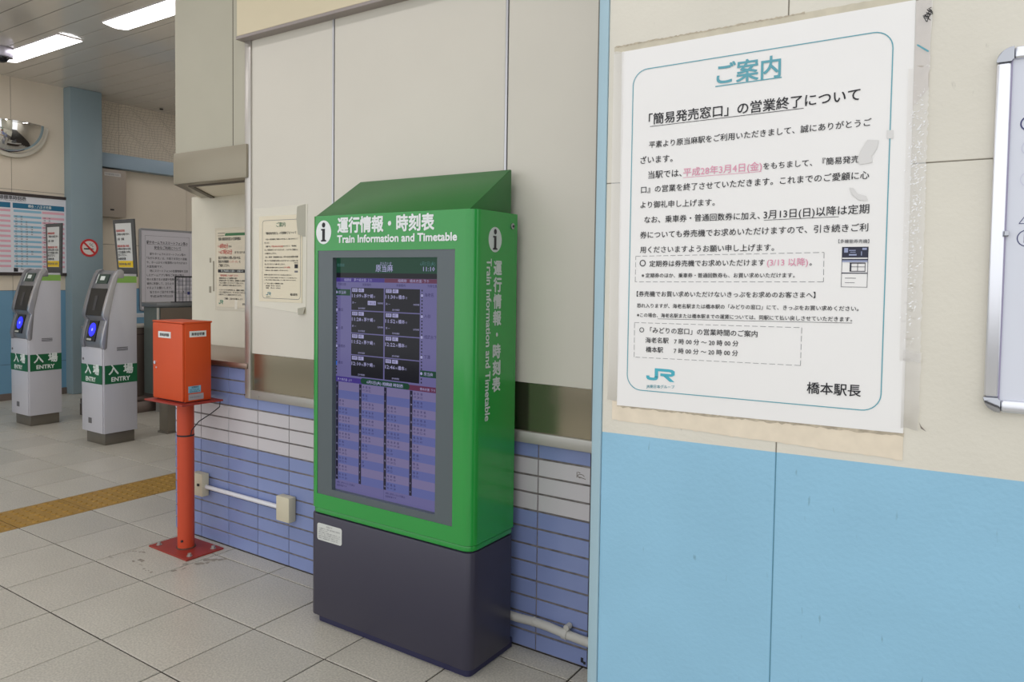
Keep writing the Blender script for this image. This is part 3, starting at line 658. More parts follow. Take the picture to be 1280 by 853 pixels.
    for nm, m, r_, e in (('touch_light', mat('blue_glow', (40,44,255), .4, emit=1.3), 1, 0), ('touch_mark', mat('blue_mark', (170,176,255), .4, emit=.5), .22, .0008)):
        vs = [c0+n_*e+Vector((cx_+.050*r_*math.cos(t), 0, 0))+u*(.056*r_*math.sin(t)) for t in [k*math.pi/12 for k in range(24)]]
        MB().add(vs+[v+n_*-.003 for v in vs], [tuple(range(24)), tuple(range(47, 23, -1))]+[(k, (k+1) % 24, 24+(k+1) % 24, 24+k) for k in range(24)]).build(nm, m, hd_)
    fq('reader_caption', mat('pale_strip', (190,190,180), .5), xa+.095, xa+.165, (3.1315, .857), (3.1350, .872), .006)
    # sign plate at the rear
    (tl_, tr_), (bl_, br_) = ((-.038, -.044), (.040, -.005)) if leaf else ((.049, .023), (.062, .003)); ys_ = 3.4215
    def fx_(f, z):
        k = (z-1.40)/.473; l_ = xa+bl_+(tl_-bl_)*k; r__ = xb+br_+(tr_-br_)*k; return l_+(r__-l_)*f
    def sp(name, m, f0, f1, z0, z1, off, par):
        q_ = [(fx_(f0, z0), z0), (fx_(f1, z0), z0), (fx_(f1, z1), z1), (fx_(f0, z1), z1)]
        return MB().add([(x, ys_+.012-off, z) for x, z in q_]+[(x, ys_+.012, z) for x, z in q_], [(0,1,2,3),(4,7,6,5),(0,4,5,1),(1,5,6,2),(2,6,7,3),(3,7,4,0)]).build(name, m, par)
    sg = sp('sign_plate', mat('sign_charcoal', (70,72,74), .45), 0, 1, 1.385, 1.873, .012, G)
    sp('sign_sheet', mat('sign_sheet_white', (206,208,206), .35, coat=.3), .11, .86, 1.462, 1.840, .0135, sg)
    sp('yellow_strip', mat('yellow_strip', (228,192,30), .4), .11, .86, 1.464, 1.520, .0145, sg)
    x14 = fx_(.14, 1.40); um = (Vector((fx_(.14, 1.873)-x14, 0, .473))).normalized(); ww_ = (xb-xa)*.60
    for nm, m, L in (('sign_print_red', redink, [('乗降駅証明書', 1.772, .030), ('簡易改札機の利用', 1.640, .026)]), ('sign_print', ink, [('ご利用のお客さまへ', 1.742, .022), ('切符をお持ちのお客', 1.615, .024), ('さまは係員にお申し', 1.588, .024), ('出ください。', 1.562, .024), ('自動改札機', 1.530, .024), ('入場　出場', 1.700, .020)])):
        for s_, z_, h_ in L: Text(nm, m, sg, (x14, ys_-.0030, 1.40), (1,0,0), um).t(s_, 0, (z_-1.40), w=ww_*len(s_)/9, bold=.02, res=1)
    Text('strip_print', inkg, sg, (x14, ys_-.0040, 1.40), (1,0,0), um).t('簡易改札機入場用', 0, .085, w=ww_*.9, bold=.01, res=1)
    return G
gate(0, 'grey card-touch entry gate nearer the red box, green ENTRY band, slightly leaning sign', 1)
gate(-1.285, 'grey card-touch entry gate further left, its sign in front of the timetable board', 0)

# ---- low steel gate machine, tall grey cabinet and steel post behind the red box
mst = mat('brown_steel', (112,98,90), .34, .6, var=.06, vscale=2)
M0 = thing('gate_machine', (-7.40, 4.4, 0), 'low brown steel gate machine with stepped base behind the right ticket gate', 'ticket machine')
box('body', mst, M0, -7.55, -7.27, 3.72, 5.3, .10, .86, .004); box('base_step', mst, M0, -7.58, -7.22, 3.70, 5.35, 0, .115, .004)
box('base_step', mst, M0, -7.57, -7.245, 3.70, 5.32, .118, .165, .004)
box('top_plate', mat('machine_top', (196,190,180), .4, .3), M0, -7.56, -7.262, 3.71, 5.31, .862, .885, .003)
box('seam_rail', mat('dark_rail', (70,58,54), .5), M0, -7.272, -7.266, 3.72, 5.3, .79, .80)
box('guard_rail', mat('white_rail', (214,218,222), .35), M0, -7.50, -7.46, 3.75, 5.2, .955, .995, .004); 
for y_ in (3.8, 4.35, 5.1): box('rail_post', MATS['white_rail'], M0, -7.49, -7.47, y_-.01, y_+.01, .884, .96)
C0 = thing('gate_cabinet', (-7.10, 4.40, .165), 'tall grey-green machine cabinet half hidden behind the red box', 'cabinet')
cbm = mat('cabinet_grey_green', (98,108,104), .4, .3)
box('body', cbm, C0, -7.235, -6.985, 4.165, 4.60, .17, 1.075, .004); box('side_panel', mat('cabinet_brown_steel', (128,116,104), .32, .6), C0, -6.986, -6.978, 4.19, 4.585, .20, 1.07)
box('edge_strip', mat('pale_strip_metal', (208,204,196), .3, .3), C0, -6.992, -6.974, 4.158, 4.172, .17, 1.072)
box('top_slab', mat('cabinet_top', (120,122,122), .35, .4), C0, -7.25, -6.97, 4.150, 4.615, 1.077, 1.122, .004); box('kick_band', mat('kick_dark', (58,54,50), .5), C0, -7.237, -6.983, 4.163, 4.60, .166, .20)
box('post', stain, C0, -7.17, -7.05, 4.25, 4.5, .0, .17)
bpz = thing('barrier_post', (-6.155, 3.77, 0), 'square stainless barrier post seen below the red box tray', 'post')
box('shaft', mat('post_steel', (150,142,130), .35, .7), bpz, -6.215, -6.085, 3.715, 3.845, .012, .62, .004); box('foot', MATS['post_steel'], bpz, -6.225, -6.075, 3.705, 3.855, 0, .014, .001)
# leaflet rack on the cabinet
LR = thing('leaflet_rack', (-7.03, 4.46, 1.122), 'black wire leaflet rack standing on the tall grey cabinet', 'rack')
fr_ = MB(); bkm = mat('black_wire', (30,30,34), .4)
for a_, b_ in (((4.364, 1.130), (4.364, 1.384)), ((4.364, 1.384), (4.60, 1.384)), ((4.60, 1.384), (4.60, 1.130))): fr_.tube([(-7.0, a_[0], a_[1]), (-7.0, b_[0], b_[1])], .008, 6)
fr_.box(-7.03, -6.985, 4.33, 4.62, 1.122, 1.130); fr_.build('outer_frame', bkm, LR)
wg = MB()
for k in range(1, 6): wg.tube([(-7.0, 4.364, 1.13+.042*k), (-7.0, 4.60, 1.13+.042*k)], .0022, 4)
for k in range(1, 6): wg.tube([(-7.0, 4.364+.04*k, 1.13), (-7.0, 4.364+.04*k, 1.384)], .0022, 4)
wg.build('wire_grid', mat('grey_wire', (70,70,76), .4), LR)
for k, (y_, z_) in enumerate(((4.40, 1.29), (4.47, 1.21), (4.48, 1.30), (4.41, 1.14))): box('leaflet', mat('leaflet_white', (196,192,200), .5), LR, -7.012, -7.006, y_, y_+.055, z_, z_+.07)
box('leaflet', mat('leaflet_blue', (52,60,130), .5), LR, -7.0055, -7.002, 4.50, 4.53, 1.20, 1.23)

# ---- things on the far left wall
T0 = thing('timetable_board', (-9.03, 3.75, 1.37), 'framed train timetable board with pale blue and pink rows on the left wall', 'timetable')
fx = -9.0
MB().ring([(3.05, 1.370), (4.315, 1.370), (4.315, 2.277), (3.05, 2.277)], [(3.085, 1.405), (4.280, 1.405), (4.280, 2.243), (3.085, 2.243)], -9.03, -8.992, 'x').build('frame', mat('dark_brown_frame', (52,42,40), .45), T0, .002, 1)
sheet = box('sheet', mat('timetable_sheet', (222,222,226), .4), T0, -9.03, fx, 3.08, 4.285, 1.40, 2.25)
hb = Text('header_band', mat('petrol_ink', (30,108,142), .5), sheet, (fx+.001, 0, 0), (0,1,0), split=True); hb.q(3.713, 4.243, 2.109, 2.165); hb.q(3.10, 3.690, 2.109, 2.165)
rb = Text('blue_row', mat('row_blue', (140,190,212), .5), sheet, (fx+.001, 0, 0), (0,1,0), split=True); rp = Text('pink_row', mat('row_pink', (226,172,184), .5), sheet, (fx+.001, 0, 0), (0,1,0), split=True); ri = Text('row_print', inkg, sheet, (fx+.002, 0, 0), (0,1,0))
rb.q(3.721, 4.000, 2.066, 2.092); rp.q(4.008, 4.243, 2.066, 2.092); rp.q(3.40, 3.690, 2.066, 2.092); rb.q(3.10, 3.395, 2.066, 2.092)
z = 2.030; k = 0
while z > 1.455:
    rb.q(3.721, 4.000, z-.024, z); rp.q(4.008, 4.243, z-.024, z); rp.q(3.40, 3.690, z-.024, z); rb.q(3.10, 3.395, z-.024, z)
    for dz in (0, .027):
        for j in range((2, 3, 4, 4, 3, 3, 3, 4, 3, 3, 2, 1)[k % 12]): ri.t(('05', '28', '46', '12')[(j+k) % 4], 3.735+.052*j, z-.019-dz, h=.022, res=1, bold=.02); ri.t(('05', '28', '46', '12')[(j+k+1) % 4], 4.022+.052*j, z-.019-dz, h=.022, res=1, bold=.02)
    z -= .0545; k += 1
ri.t('原当麻駅 相模線標準時刻表', 3.30, 2.200, 3.847, h=.046, res=1, bold=.03); ri.t('Timetable for Haratōma Station', 3.45, 2.182, 3.84, h=.018, res=1)
Text('header_print', gwt, sheet, (fx+.002, 0, 0), (0,1,0)).t('橋本・八王子方面', 3.865, 2.127, 4.105, h=.034, res=1, bold=.02).t('for Hashimoto, Hachioji', 3.90, 2.115, 4.08, h=.010, res=1).t('海老名・茅ケ崎方面', 3.30, 2.127, 3.55, h=.034, res=1, bold=.02)
Text('black_square', ink, sheet, (fx+.002, 0, 0), (0,1,0)).q(3.715, 3.758, 1.412, 1.455).t('凡例 土休日運転 相模線', 3.78, 1.430, h=.020, res=1)

MR = thing('convex_mirror', (-9.03, 3.71, 3.03), 'half-dome convex safety mirror on the left wall under the ceiling', 'mirror')
def dome(Rr, hh, r0, r1, n=36, mseg=12, x0=-9.03):
    vs = []; 
    for i in range(mseg+1):
        r = r0+(r1-r0)*i/mseg; x = x0+hh*(max(0, 1-(r/Rr)**2))**.5
        for k in range(n+1):
            t = math.pi+math.pi*k/n; vs.append((x, 3.71+r*math.cos(t), 3.03+r*math.sin(t)))
    return MB().add(vs, [(i*(n+1)+k, i*(n+1)+k+1, (i+1)*(n+1)+k+1, (i+1)*(n+1)+k) for i in range(mseg) for k in range(n)])
dome(.345, .21, .001, .330).build('mirror_dome', mat('mirror', (240,240,238), .05, 1), MR)
oc = [(3.71+.365*math.cos(math.pi+math.pi*k/30), 3.03+.375*math.sin(math.pi+math.pi*k/30)) for k in range(31)]; ic = [(3.71+.318*math.cos(math.pi+math.pi*k/30), 3.03+.325*math.sin(math.pi+math.pi*k/30)) for k in range(31)]
MB().prism(oc+ic[::-1], -9.03, -8.975, 'x').build('rim', mat('mirror_rim', (206,200,184), .35), MR, .006)
oc2 = [(3.71+.322*math.cos(math.pi+math.pi*k/30), 3.03+.330*math.sin(math.pi+math.pi*k/30)) for k in range(31)]; ic2 = [(3.71+.312*math.cos(math.pi+math.pi*k/30), 3.03+.318*math.sin(math.pi+math.pi*k/30)) for k in range(31)]
MB().prism(oc2+ic2[::-1], -8.99, -8.965, 'x').build('gasket', ink, MR)
MB().prism([(3.71+.33*math.cos(math.pi*k/20)*-1, -9.03+.16*math.sin(math.pi*k/20)) for k in range(21)], 3.028, 3.034, 'z') if 0 else None
MB().add([(-9.03+.168*math.sin(math.pi*k/20), 3.71-.345*math.cos(math.pi*k/20), zc) for zc in (3.030, 3.036) for k in range(21)], [tuple(range(21)), tuple(range(41, 20, -1))]+[(k, (k+1) % 21, 21+(k+1) % 21, 21+k) for k in range(21)]).build('top_plate', mat('mirror_top', (150,150,150), .3), MR)

NS = thing('no_smoking_sign', (-8.88, 4.458, 1.70), 'round red no-smoking sticker on the blue-grey column', 'sign')
MB().prism(circ(4.458, 1.702, .104, 40), -8.88, -8.876, 'x').build('disc', mat('sign_white', (224,216,208), .4), NS)
rg = Text('red_ring', mat('sign_red', (200,44,46), .4), NS, (-8.8755, 0, 0), (0,1,0)); rg.ring(circ(4.458, 1.702, .104, 40), circ(4.458, 1.702, .080, 40))
cgt = Text('cigarette', ink, NS, (-8.8752, 0, 0), (0,1,0)); cgt.q(4.397, 4.495, 1.682, 1.697); cgt.q(4.500, 4.508, 1.682, 1.697)
for a_ in range(9): cgt.line(4.490+.012*math.sin(a_*.9), 1.712+.005*a_, 4.490+.012*math.sin(a_*.9+.9), 1.717+.005*a_, .004)
for a_ in range(6): cgt.line(4.470+.010*math.cos(a_*.9), 1.725+.006*a_, 4.470+.010*math.cos(a_*.9+.9), 1.731+.006*a_, .004)
Text('slash', MATS['sign_red'], NS, (-8.8749, 0, 0), (0,1,0)).line(4.398, 1.762, 4.518, 1.642, .022)

WC = thing('wall_cabinet', (-9.25, 4.885, 2.1), 'beige metal wall cabinet hanging under the pale blue beam beside the column', 'cabinet')
box('casing', mat('beige_metal', (168,156,142), .45), WC, -9.25, -9.11, 4.60, 5.030, 2.100, 2.680, .006)
lbx = box('label_strip', mat('strip_white', (206,202,196), .5), WC, -9.111, -9.107, 4.760, 4.960, 2.598, 2.640); Text('label_print', inkg, lbx, (-9.1065, 0, 0), (0,1,0)).t('改札機制御盤 非常用', 4.770, 2.610, 4.940, h=.024, res=1)
box('latch', ink, WC, -9.111, -9.104, 4.83, 4.875, 2.180, 2.198, .002)

def rframe(name, m, par, u0, u1, z0, z1, w, lo, hi, axis, r):
    return MB().ring(rrect(u0, u1, z0, z1, r), rrect(u0+w, u1-w, z0+w, z1-w, max(.002, r-w)), lo, hi, axis).build(name, m, par, .002, 1)
WB = thing('notice_whiteboard', (-9.25, 5.7, .92), 'silver-framed notice board about smartphone walking on the recessed far wall', 'notice board')
rframe('frame', mat('silver_frame', (176,178,184), .3, .6), WB, 5.262, 6.16, .925, 1.995, .024, -9.25, -9.225, 'x', .03)
sh_ = box('notice_sheet', mat('notice_lilac_white', (218,214,218), .4), WB, -9.25, -9.232, 5.28, 6.145, .94, 1.98)
nt_ = Text('notice_print', ink, sh_, (-9.2315, 0, 0), (0,1,0))
nt_.t('駅やホームでのスマートフォン等の', 5.357, 1.800, 5.937, h=.048, res=1, bold=.02); nt_.t('安全なご利用について', 5.46, 1.735, 5.838, h=.046, res=1, bold=.02); nt_.q(5.357, 5.937, 1.790, 1.793); nt_.q(5.46, 5.838, 1.724, 1.727)
for k, (s_, x_) in enumerate((('駅やホームでのスマートフォン等の', 5.40), ('「ながら歩き」は、お客さま同士の接触', 5.357), ('や、ホームからの転落等のおそれがあり', 5.357), ('大変危険です。', 5.357), ('特にスマートフォンの位置情報を活用', 5.40), ('したゲームアプリ等をご利用の際は、', 5.357), ('他のお客さまの迷惑や危険の無い', 5.357), ('場所に移動して、立ち止まって操作', 5.357), ('するようお願いします。', 5.357), ('皆さまのご協力をお願いいたします。', 5.40), ('平成28年7月22日', 5.40))):
    z_ = 1.655-.0555*k; w_ = len(s_)*.0315
    nt_.t(s_, x_, z_, x_+min(w_, 5.94-x_), h=.036, res=1, bold=.01)
for t_ in (('q', 5.338, 5.340, 1.00, 1.905), ('q', 5.960, 5.962, 1.00, 1.905), ('q', 5.338, 5.962, 1.903, 1.905)): nt_.q(*t_[1:])

DC = thing('dome_camera', (-7.95, 3.20, 3.529), 'silver ceiling camera at the left edge beside the ceiling light', 'camera')
MB().cyl((-7.95, 3.20, 3.529), (-7.95, 3.20, 3.44), .10, 28, .095).build('housing', mat('camera_silver', (180,176,188), .3, .4), DC, .006)
ls = MB()
for i in range(6):
    r0, r1 = .062*math.cos(i*.26), .062*math.cos((i+1)*.26); ls.cyl((-7.95, 3.20, 3.44-.05*math.sin(i*.26)), (-7.95, 3.20, 3.44-.05*math.sin((i+1)*.26)), r0, 24, r1)
ls.build('dark_dome', mat('smoked_dome', (20,20,24), .08), DC)
sk = MB().cyl((-9.05, 5.46, 3.529), (-9.05, 5.46, 3.515), .022, 12).build('ceiling_sensor', mat('sensor_dark', (60,54,50), .5), None); tag(sk, 'tiny dark sensor on the ceiling above the bird net', 'sensor')

# ---- notice in the niche (two sheets behind plastic)
N1 = thing('notice_sheet', (-3.93, 2.825, 1.2), 'two-part office hours notice with green header on the cream niche board', 'notice')
yn = 2.8285; beige = mat('beige_paper', (218,208,186), .4, coat=.2)
box('plastic_sleeve', mat('sleeve_cream', (212,204,184), .25, coat=.5), N1, -4.105, -3.735, yn-.002, yn+.001, 1.195, 1.705)
u1 = box('upper_sheet', beige, N1, -4.085, -3.752, yn-.004, yn-.002, 1.458, 1.690); u2 = box('lower_sheet', beige, N1, -4.085, -3.752, yn-.004, yn-.002, 1.215, 1.453)
gt_ = Text('green_stripe', mat('print_green', (52,112,66), .5), u1, (0, yn-.0045, 0)); gt_.poly([(-4.005, 1.655), (-3.752, 1.655), (-3.752, 1.672), (-3.995, 1.672)])
it = Text('sheet_print', ink, u1, (0, yn-.0046, 0)); it.line(-4.075, 1.656, -4.010, 1.656, .003); it.line(-4.075, 1.672, -4.0, 1.672, .003)
it.t('当駅の簡易発売窓口の営業時間は', -4.068, 1.628, -3.845, h=.021, res=1, bold=.02)
it.t('から', -3.965, 1.583, h=.017, res=1, bold=.02).t('までとなります。', -3.905, 1.546, h=.017, res=1, bold=.02)
it.t('窓口不在時のお問い合わせは、', -4.068, 1.512, -3.845, h=.020, res=1, bold=.02).t('改札内お客様用', -4.068, 1.489, -3.965, h=.020, res=1, bold=.02).t('ご利用ください。', -4.068, 1.465, -3.955, h=.020, res=1, bold=.02).t('を', -3.862, 1.489, h=.018, res=1)
rt_ = Text('sheet_print_red', redink, u1, (0, yn-.0046, 0)); rt_.t('午前', -4.075, 1.585, h=.014, res=1).t('8時00分', -4.050, 1.580, -3.970, h=.034, res=2, bold=.02).t('午後', -4.065, 1.548, h=.014, res=1).t('17時50分', -4.040, 1.543, -3.928, h=.034, res=2, bold=.02).t('インターホン', -3.960, 1.489, -3.870, h=.018, res=1)
ib = Text('sheet_print', ink, u2, (0, yn-.0046, 0)); ib.q(-4.072, -3.752, 1.428, 1.448)
Text('bar_print', gwt, u2, (0, yn-.0050, 0)).t('駅ご利用時のお願い・お知らせ', -4.04, 1.433, -3.82, h=.014, res=1)
Text('sheet_print_red', redink, u2, (0, yn-.0046, 0)).t('「乗車証明書」をお取りください', -4.050, 1.405, -3.870, h=.014, res=1, bold=.01)
for k, s_ in enumerate(('乗車駅がわかるよう証明書をお取り', '証明書をお持ちでない場合は、始発駅からの運賃を', 'いただく場合がございますのでご注意ください。', '詳しくは駅係員までお問い合わせください。', '', 'インターホンでのお呼び出しは、混雑時に時間を', 'いただく場合があります。あらかじめご了承下さい', 'お急ぎのところご迷惑をおかけいたします。')):
    if s_: ib.t(s_, -4.062, 1.389-.0145*k, h=.0115, res=1, bold=.01)
ib.t('ご理解・ご協力をお願いします', -4.01, 1.262, -3.83, h=.013, res=1, bold=.01).t('原当麻駅長', -3.83, 1.232, -3.765, h=.014, res=1, bold=.01)
def jr(T, x0, z0, w, h):
    # two joined letters drawn as bands
    t = .22*h
    T.q(x0+.30*w, x0+.42*w, z0+.28*h, z0+h-t) 
    T.q(x0+.30*w, x0+.80*w, z0+h-t, z0+h)
    T.ring([(x0+.42*w, z0+.28*h), (x0+.40*w, z0+.10*h), (x0+.28*w, z0), (x0, z0), ], [(x0+.30*w, z0+.28*h), (x0+.29*w, z0+.24*h), (x0+.26*w, z0+t), (x0, z0+t)]) if 0 else None
    P1 = [(x0+.30*w, z0+.32*h), (x0+.42*w, z0+.32*h), (x0+.41*w, z0+.14*h), (x0+.36*w, z0+.04*h), (x0+.27*w, z0), (x0+.12*w, z0), (x0+.04*w, z0+.06*h), (x0, z0+.18*h), (x0, z0+.36*h), (x0+.11*w, z0+.36*h), (x0+.115*w, z0+.26*h), (x0+.15*w, z0+t), (x0+.26*w, z0+t), (x0+.29*w, z0+.25*h)]
    T.poly(P1[:2]+P1[2:5]+[P1[12], P1[13]]); T.poly([P1[4], P1[5], P1[11], P1[12]]); T.poly([P1[5], P1[6], P1[7], P1[8], P1[9], P1[10], P1[11]])
    T.poly([(x0+.80*w, z0+h), (x0+.92*w, z0+.97*h), (x0+w, z0+.86*h), (x0+w, z0+.56*h), (x0+.88*w, z0+.62*h), (x0+.88*w, z0+.74*h), (x0+.80*w, z0+h-t)])
    T.poly([(x0+w, z0+.56*h), (x0+.92*w, z0+.44*h), (x0+.80*w, z0+.40*h), (x0+.50*w, z0+.40*h), (x0+.50*w, z0+.62*h), (x0+.88*w, z0+.62*h)])
    T.poly([(x0+.60*w, z0+.42*h), (x0+.78*w, z0+.42*h), (x0+1.0*w, z0), (x0+.83*w, z0)])
lg = Text('green_logo', mat('logo_green', (52,128,100), .5), u2, (0, yn-.0046, 0)); jr(lg, -4.065, 1.232, .045, .025)
box('tape_piece', mat('white_tape', (228,222,206), .3), N1, -3.905, -3.880, yn-.0048, yn-.0042, 1.205, 1.262)
tp2 = MB().box(-4.13, -4.118, yn-.0005, yn+.001, 1.31, 1.50); tp2.box(-4.17, -4.150, yn-.0005, yn+.001, 1.30, 1.34); tp2.box(-4.165, -4.150, yn-.0005, yn+.001, 1.49, 1.52)
tag(tp2.build('tape_trace', mat('old_glue', (150,144,128), .6), None), 'faint glue marks left of the notice in the ticket window niche', 'mark')

# ---- copied notice on the steel framed panel
N2 = thing('notice_sheet', (-2.89, 2.345, 1.24), 'small beige copy of the closure notice under peeling plastic, left of the kiosk', 'notice')
yp = 2.3485
MB().add([(-3.095, yp-.001, 1.742), (-2.705, yp-.001, 1.752), (-2.712, yp-.001, 1.236), (-3.09, yp-.001, 1.262), (-3.095, yp, 1.742), (-2.705, yp, 1.752), (-2.712, yp, 1.236), (-3.09, yp, 1.262)], [(0,1,2,3),(4,7,6,5),(0,4,5,1),(1,5,6,2),(2,6,7,3),(3,7,4,0)]).build('plastic_sheet', mat('clear_plastic', (208,202,184), .14, coat=.8), N2)
pg = box('paper', mat('beige_print', (224,214,190), .4), N2, -3.052, -2.738, yp-.003, yp-.001, 1.288, 1.705)
MB().add([(-2.772, yp-.004, 1.742), (-2.715, yp-.001, 1.752), (-2.715, yp-.001, 1.60), (-2.745, yp-.022, 1.61), (-2.758, yp-.020, 1.68)], [(0,1,2,3,4)]).build('peeled_flap', mat('flap_grey', (170,166,150), .3), N2)
MB().add([(-2.765, yp-.006, 1.262), (-2.715, yp-.001, 1.27), (-2.718, yp-.012, 1.238), (-2.745, yp-.020, 1.232)], [(0,1,2,3)]).build('peeled_flap', MATS['flap_grey'], N2)
fT = Text('print_frame', inkg, pg, (0, yp-.0034, 0)); A_ = rrect(-3.026, -2.748, 1.303, 1.684, .018); B_ = rrect(-3.024, -2.750, 1.305, 1.682, .0165); fT.ring(A_, B_)
POSTER = [
 ('ご案内','teal',-0.5297,1.8514,-0.3937,1.8501), ('「簡易発売窓口」の営業終了について','black',-0.6856,1.7787,-0.2408,1.7815),
 ('平素より原当麻駅をご利用いただきまして、誠にありがとうご','black',-0.6838,1.7244,-0.2191,1.7286), ('ざいます。','black',-0.7042,1.6898,-0.6258,1.6891),
 ('当駅では、','black',-0.6839,1.6547,-0.6036,1.6546), ('平成28年3月4日(金)','pink',-0.6000,1.6545,-0.4271,1.6567), ('をもちまして、『簡易発売','black',-0.4242,1.6575,-0.2391,1.6586),
 ('口』の営業を終了させていただきます。これまでのご愛顧に心','black',-0.7010,1.6220,-0.2200,1.6257), ('より御礼申し上げます。','black',-0.7019,1.5871,-0.5264,1.5859),
 ('なお、乗車券・普通回数券に加え、','black',-0.6913,1.5524,-0.4284,1.5535), ('3月13日(日)以降は定期','black',-0.4210,1.5534,-0.2179,1.5584),
 ('券についても券売機でお求めいただけますので、引き続きご利','black',-0.7011,1.5172,-0.2187,1.5230), ('用くださいますようお願い申し上げます。','black',-0.7004,1.4835,-0.3973,1.4858),
 ('○','black',-0.7007,1.4514,-0.6858,1.4514), ('定期券は券売機でお求めいただけます','black',-0.6764,1.4514,-0.4159,1.4545), ('(3/13 以降)','pink',-0.4112,1.4536,-0.3290,1.4547), ('。','black',-0.3261,1.4547,-0.3215,1.4547),
 ('※ 定期券のほか、乗車券・普通回数券も、お買い求めいただけます。','black',-0.6953,1.4257,-0.3542,1.4295), ('【多機能券売機】','grey',-0.2724,1.4996,-0.2161,1.4988),
 ('【券売機でお買い求めいただけないきっぷをお求めのお客さまへ】','black',-0.7066,1.3817,-0.3127,1.3886),
 ('恐れ入りますが、海老名駅または橋本駅の「みどりの窓口」にて、きっぷをお買い求めください。','black',-0.7055,1.3554,-0.2312,1.3646),
 ('※この場合、海老名駅または橋本駅までの運賃については、同駅にて払い戻しさせていただきます。','black',-0.7050,1.3335,-0.2422,1.3430),
 ('○ 「みどりの窓口」の営業時間のご案内','black',-0.6978,1.2975,-0.4267,1.3021), ('海老名駅','black',-0.6823,1.2745,-0.6256,1.2764), ('7 時 00 分 ～ 20 時 00 分','black',-0.6124,1.2757,-0.4668,1.2795),
 ('橋本駅','black',-0.6808,1.2527,-0.6385,1.2541), ('7 時 00 分 ～ 20 時 00 分','black',-0.6129,1.2543,-0.4672,1.2587), ('JR東日本グループ','teal',-0.6773,1.1689,-0.6089,1.1734), ('橋本駅長','black',-0.3240,1.1925,-0.2219,1.1957)]
sx = .274/.545; 
def mx_(x): return -2.750+(x+.185)*sx*.995
def mz(z): return 1.305+(z-1.160)*.377/.752
sm = {'black': Text('small_print', ink, pg, (0, yp-.0036, 0)), 'teal': Text('small_print_green', mat('dark_green_ink', (60,110,80), .5), pg, (0, yp-.0036, 0)), 'pink': Text('small_print_red', redink, pg, (0, yp-.0036, 0))}; sm['grey'] = sm['black']
for s_, c_, x0, z0, x1, z1 in POSTER: sm[c_].t(s_, mx_(x0), mz(z0), mx_(x1), None, res=1, bold=.012)
jr(Text('small_logo', mat('logo_blue', (60,120,130), .5), pg, (0, yp-.0036, 0)), mx_(-.678), mz(1.187), .036, .014*1.1)
sm['black'].q(mx_(-.265), mx_(-.217), mz(1.452), mz(1.490)); Text('small_picture', inkg, pg, (0, yp-.0036, 0)).q(mx_(-.265), mx_(-.217), mz(1.412), mz(1.430))

# ---- the large notice poster
Q0 = thing('notice_poster', (-.45, YB-.001, 1.12), 'large laminated white closure notice with teal border on the cream wall', 'poster')
pp = MB(); PC = [(-.757, 1.9536), (-.150, 1.957), (-.1454, 1.130), (-.752, 1.1197)]
pp.add([(x, YB-.0022, z) for x, z in PC]+[(x, YB-.0003, z) for x, z in PC], [(0,1,2,3),(4,7,6,5),(0,4,5,1),(1,5,6,2),(2,6,7,3),(3,7,4,0)]); paper = pp.build('sheet', white, Q0)
YP = YB-.0030
tt = {'black': Text('black_print', ink, Q0, (0, YP, 0)), 'teal': Text('teal_print', teal, Q0, (0, YP, 0)), 'pink': Text('pink_print', pink, Q0, (0, YP, 0)), 'grey': Text('picture_caption', inkg, Q0, (0, YP, 0))}
for k, (s_, c_, x0, z0, x1, z1) in enumerate(POSTER):
    bold = .022 if k in (0,) else .014 if k in (1, 28) else .008
    (Text('pink_print', pink, Q0, (0, YP, 0)) if k == 15 else Text('logo_caption', teal, Q0, (0, YP, 0)) if k == 27 else tt[c_]).t(s_, x0, z0, x1, z1, bold=bold, res=4 if k in (0, 1, 28) else 2)
A_ = rrect(-.7275, -.1850, 1.160, 1.906, .036, 8); B_ = rrect(-.7255, -.1870, 1.162, 1.904, .034, 8)
def til(P): return [(x, z+.012*(x+.7275)*(1 if z < 1.5 else .4)) for x, z in P]
Text('teal_border', teal, Q0, (0, YP, 0)).ring(til(A_), til(B_))
tt['teal'].line(-.5315, 1.8440, -.3918, 1.8450, .0022); tt['black'].line(-.6822, 1.7725, -.3463, 1.7760, .0012); tt['pink'].line(-.600, 1.6505, -.428, 1.6525, .001)
tt['black'].line(-.4201, 1.5495, -.2732, 1.5520, .001); tt['black'].line(-.6537, 1.3305, -.2422, 1.3395, .0008)
for Pq in ([(-.7109, 1.4747), (-.2987, 1.4806), (-.2982, 1.4210), (-.7111, 1.4150)], [(-.7106, 1.3193), (-.3374, 1.3256), (-.3377, 1.2470), (-.7099, 1.2382)]):
    db = Text('dashed_box', inkg, Q0, (0, YP, 0))
    for i in range(4): db.dash(*Pq[i], *Pq[(i+1) % 4], .0009)
jr(Text('teal_logo', mat('logo_teal', (70,170,188), .5), Q0, (0, YP, 0)), -.6783, 1.1875, .069, .0285)
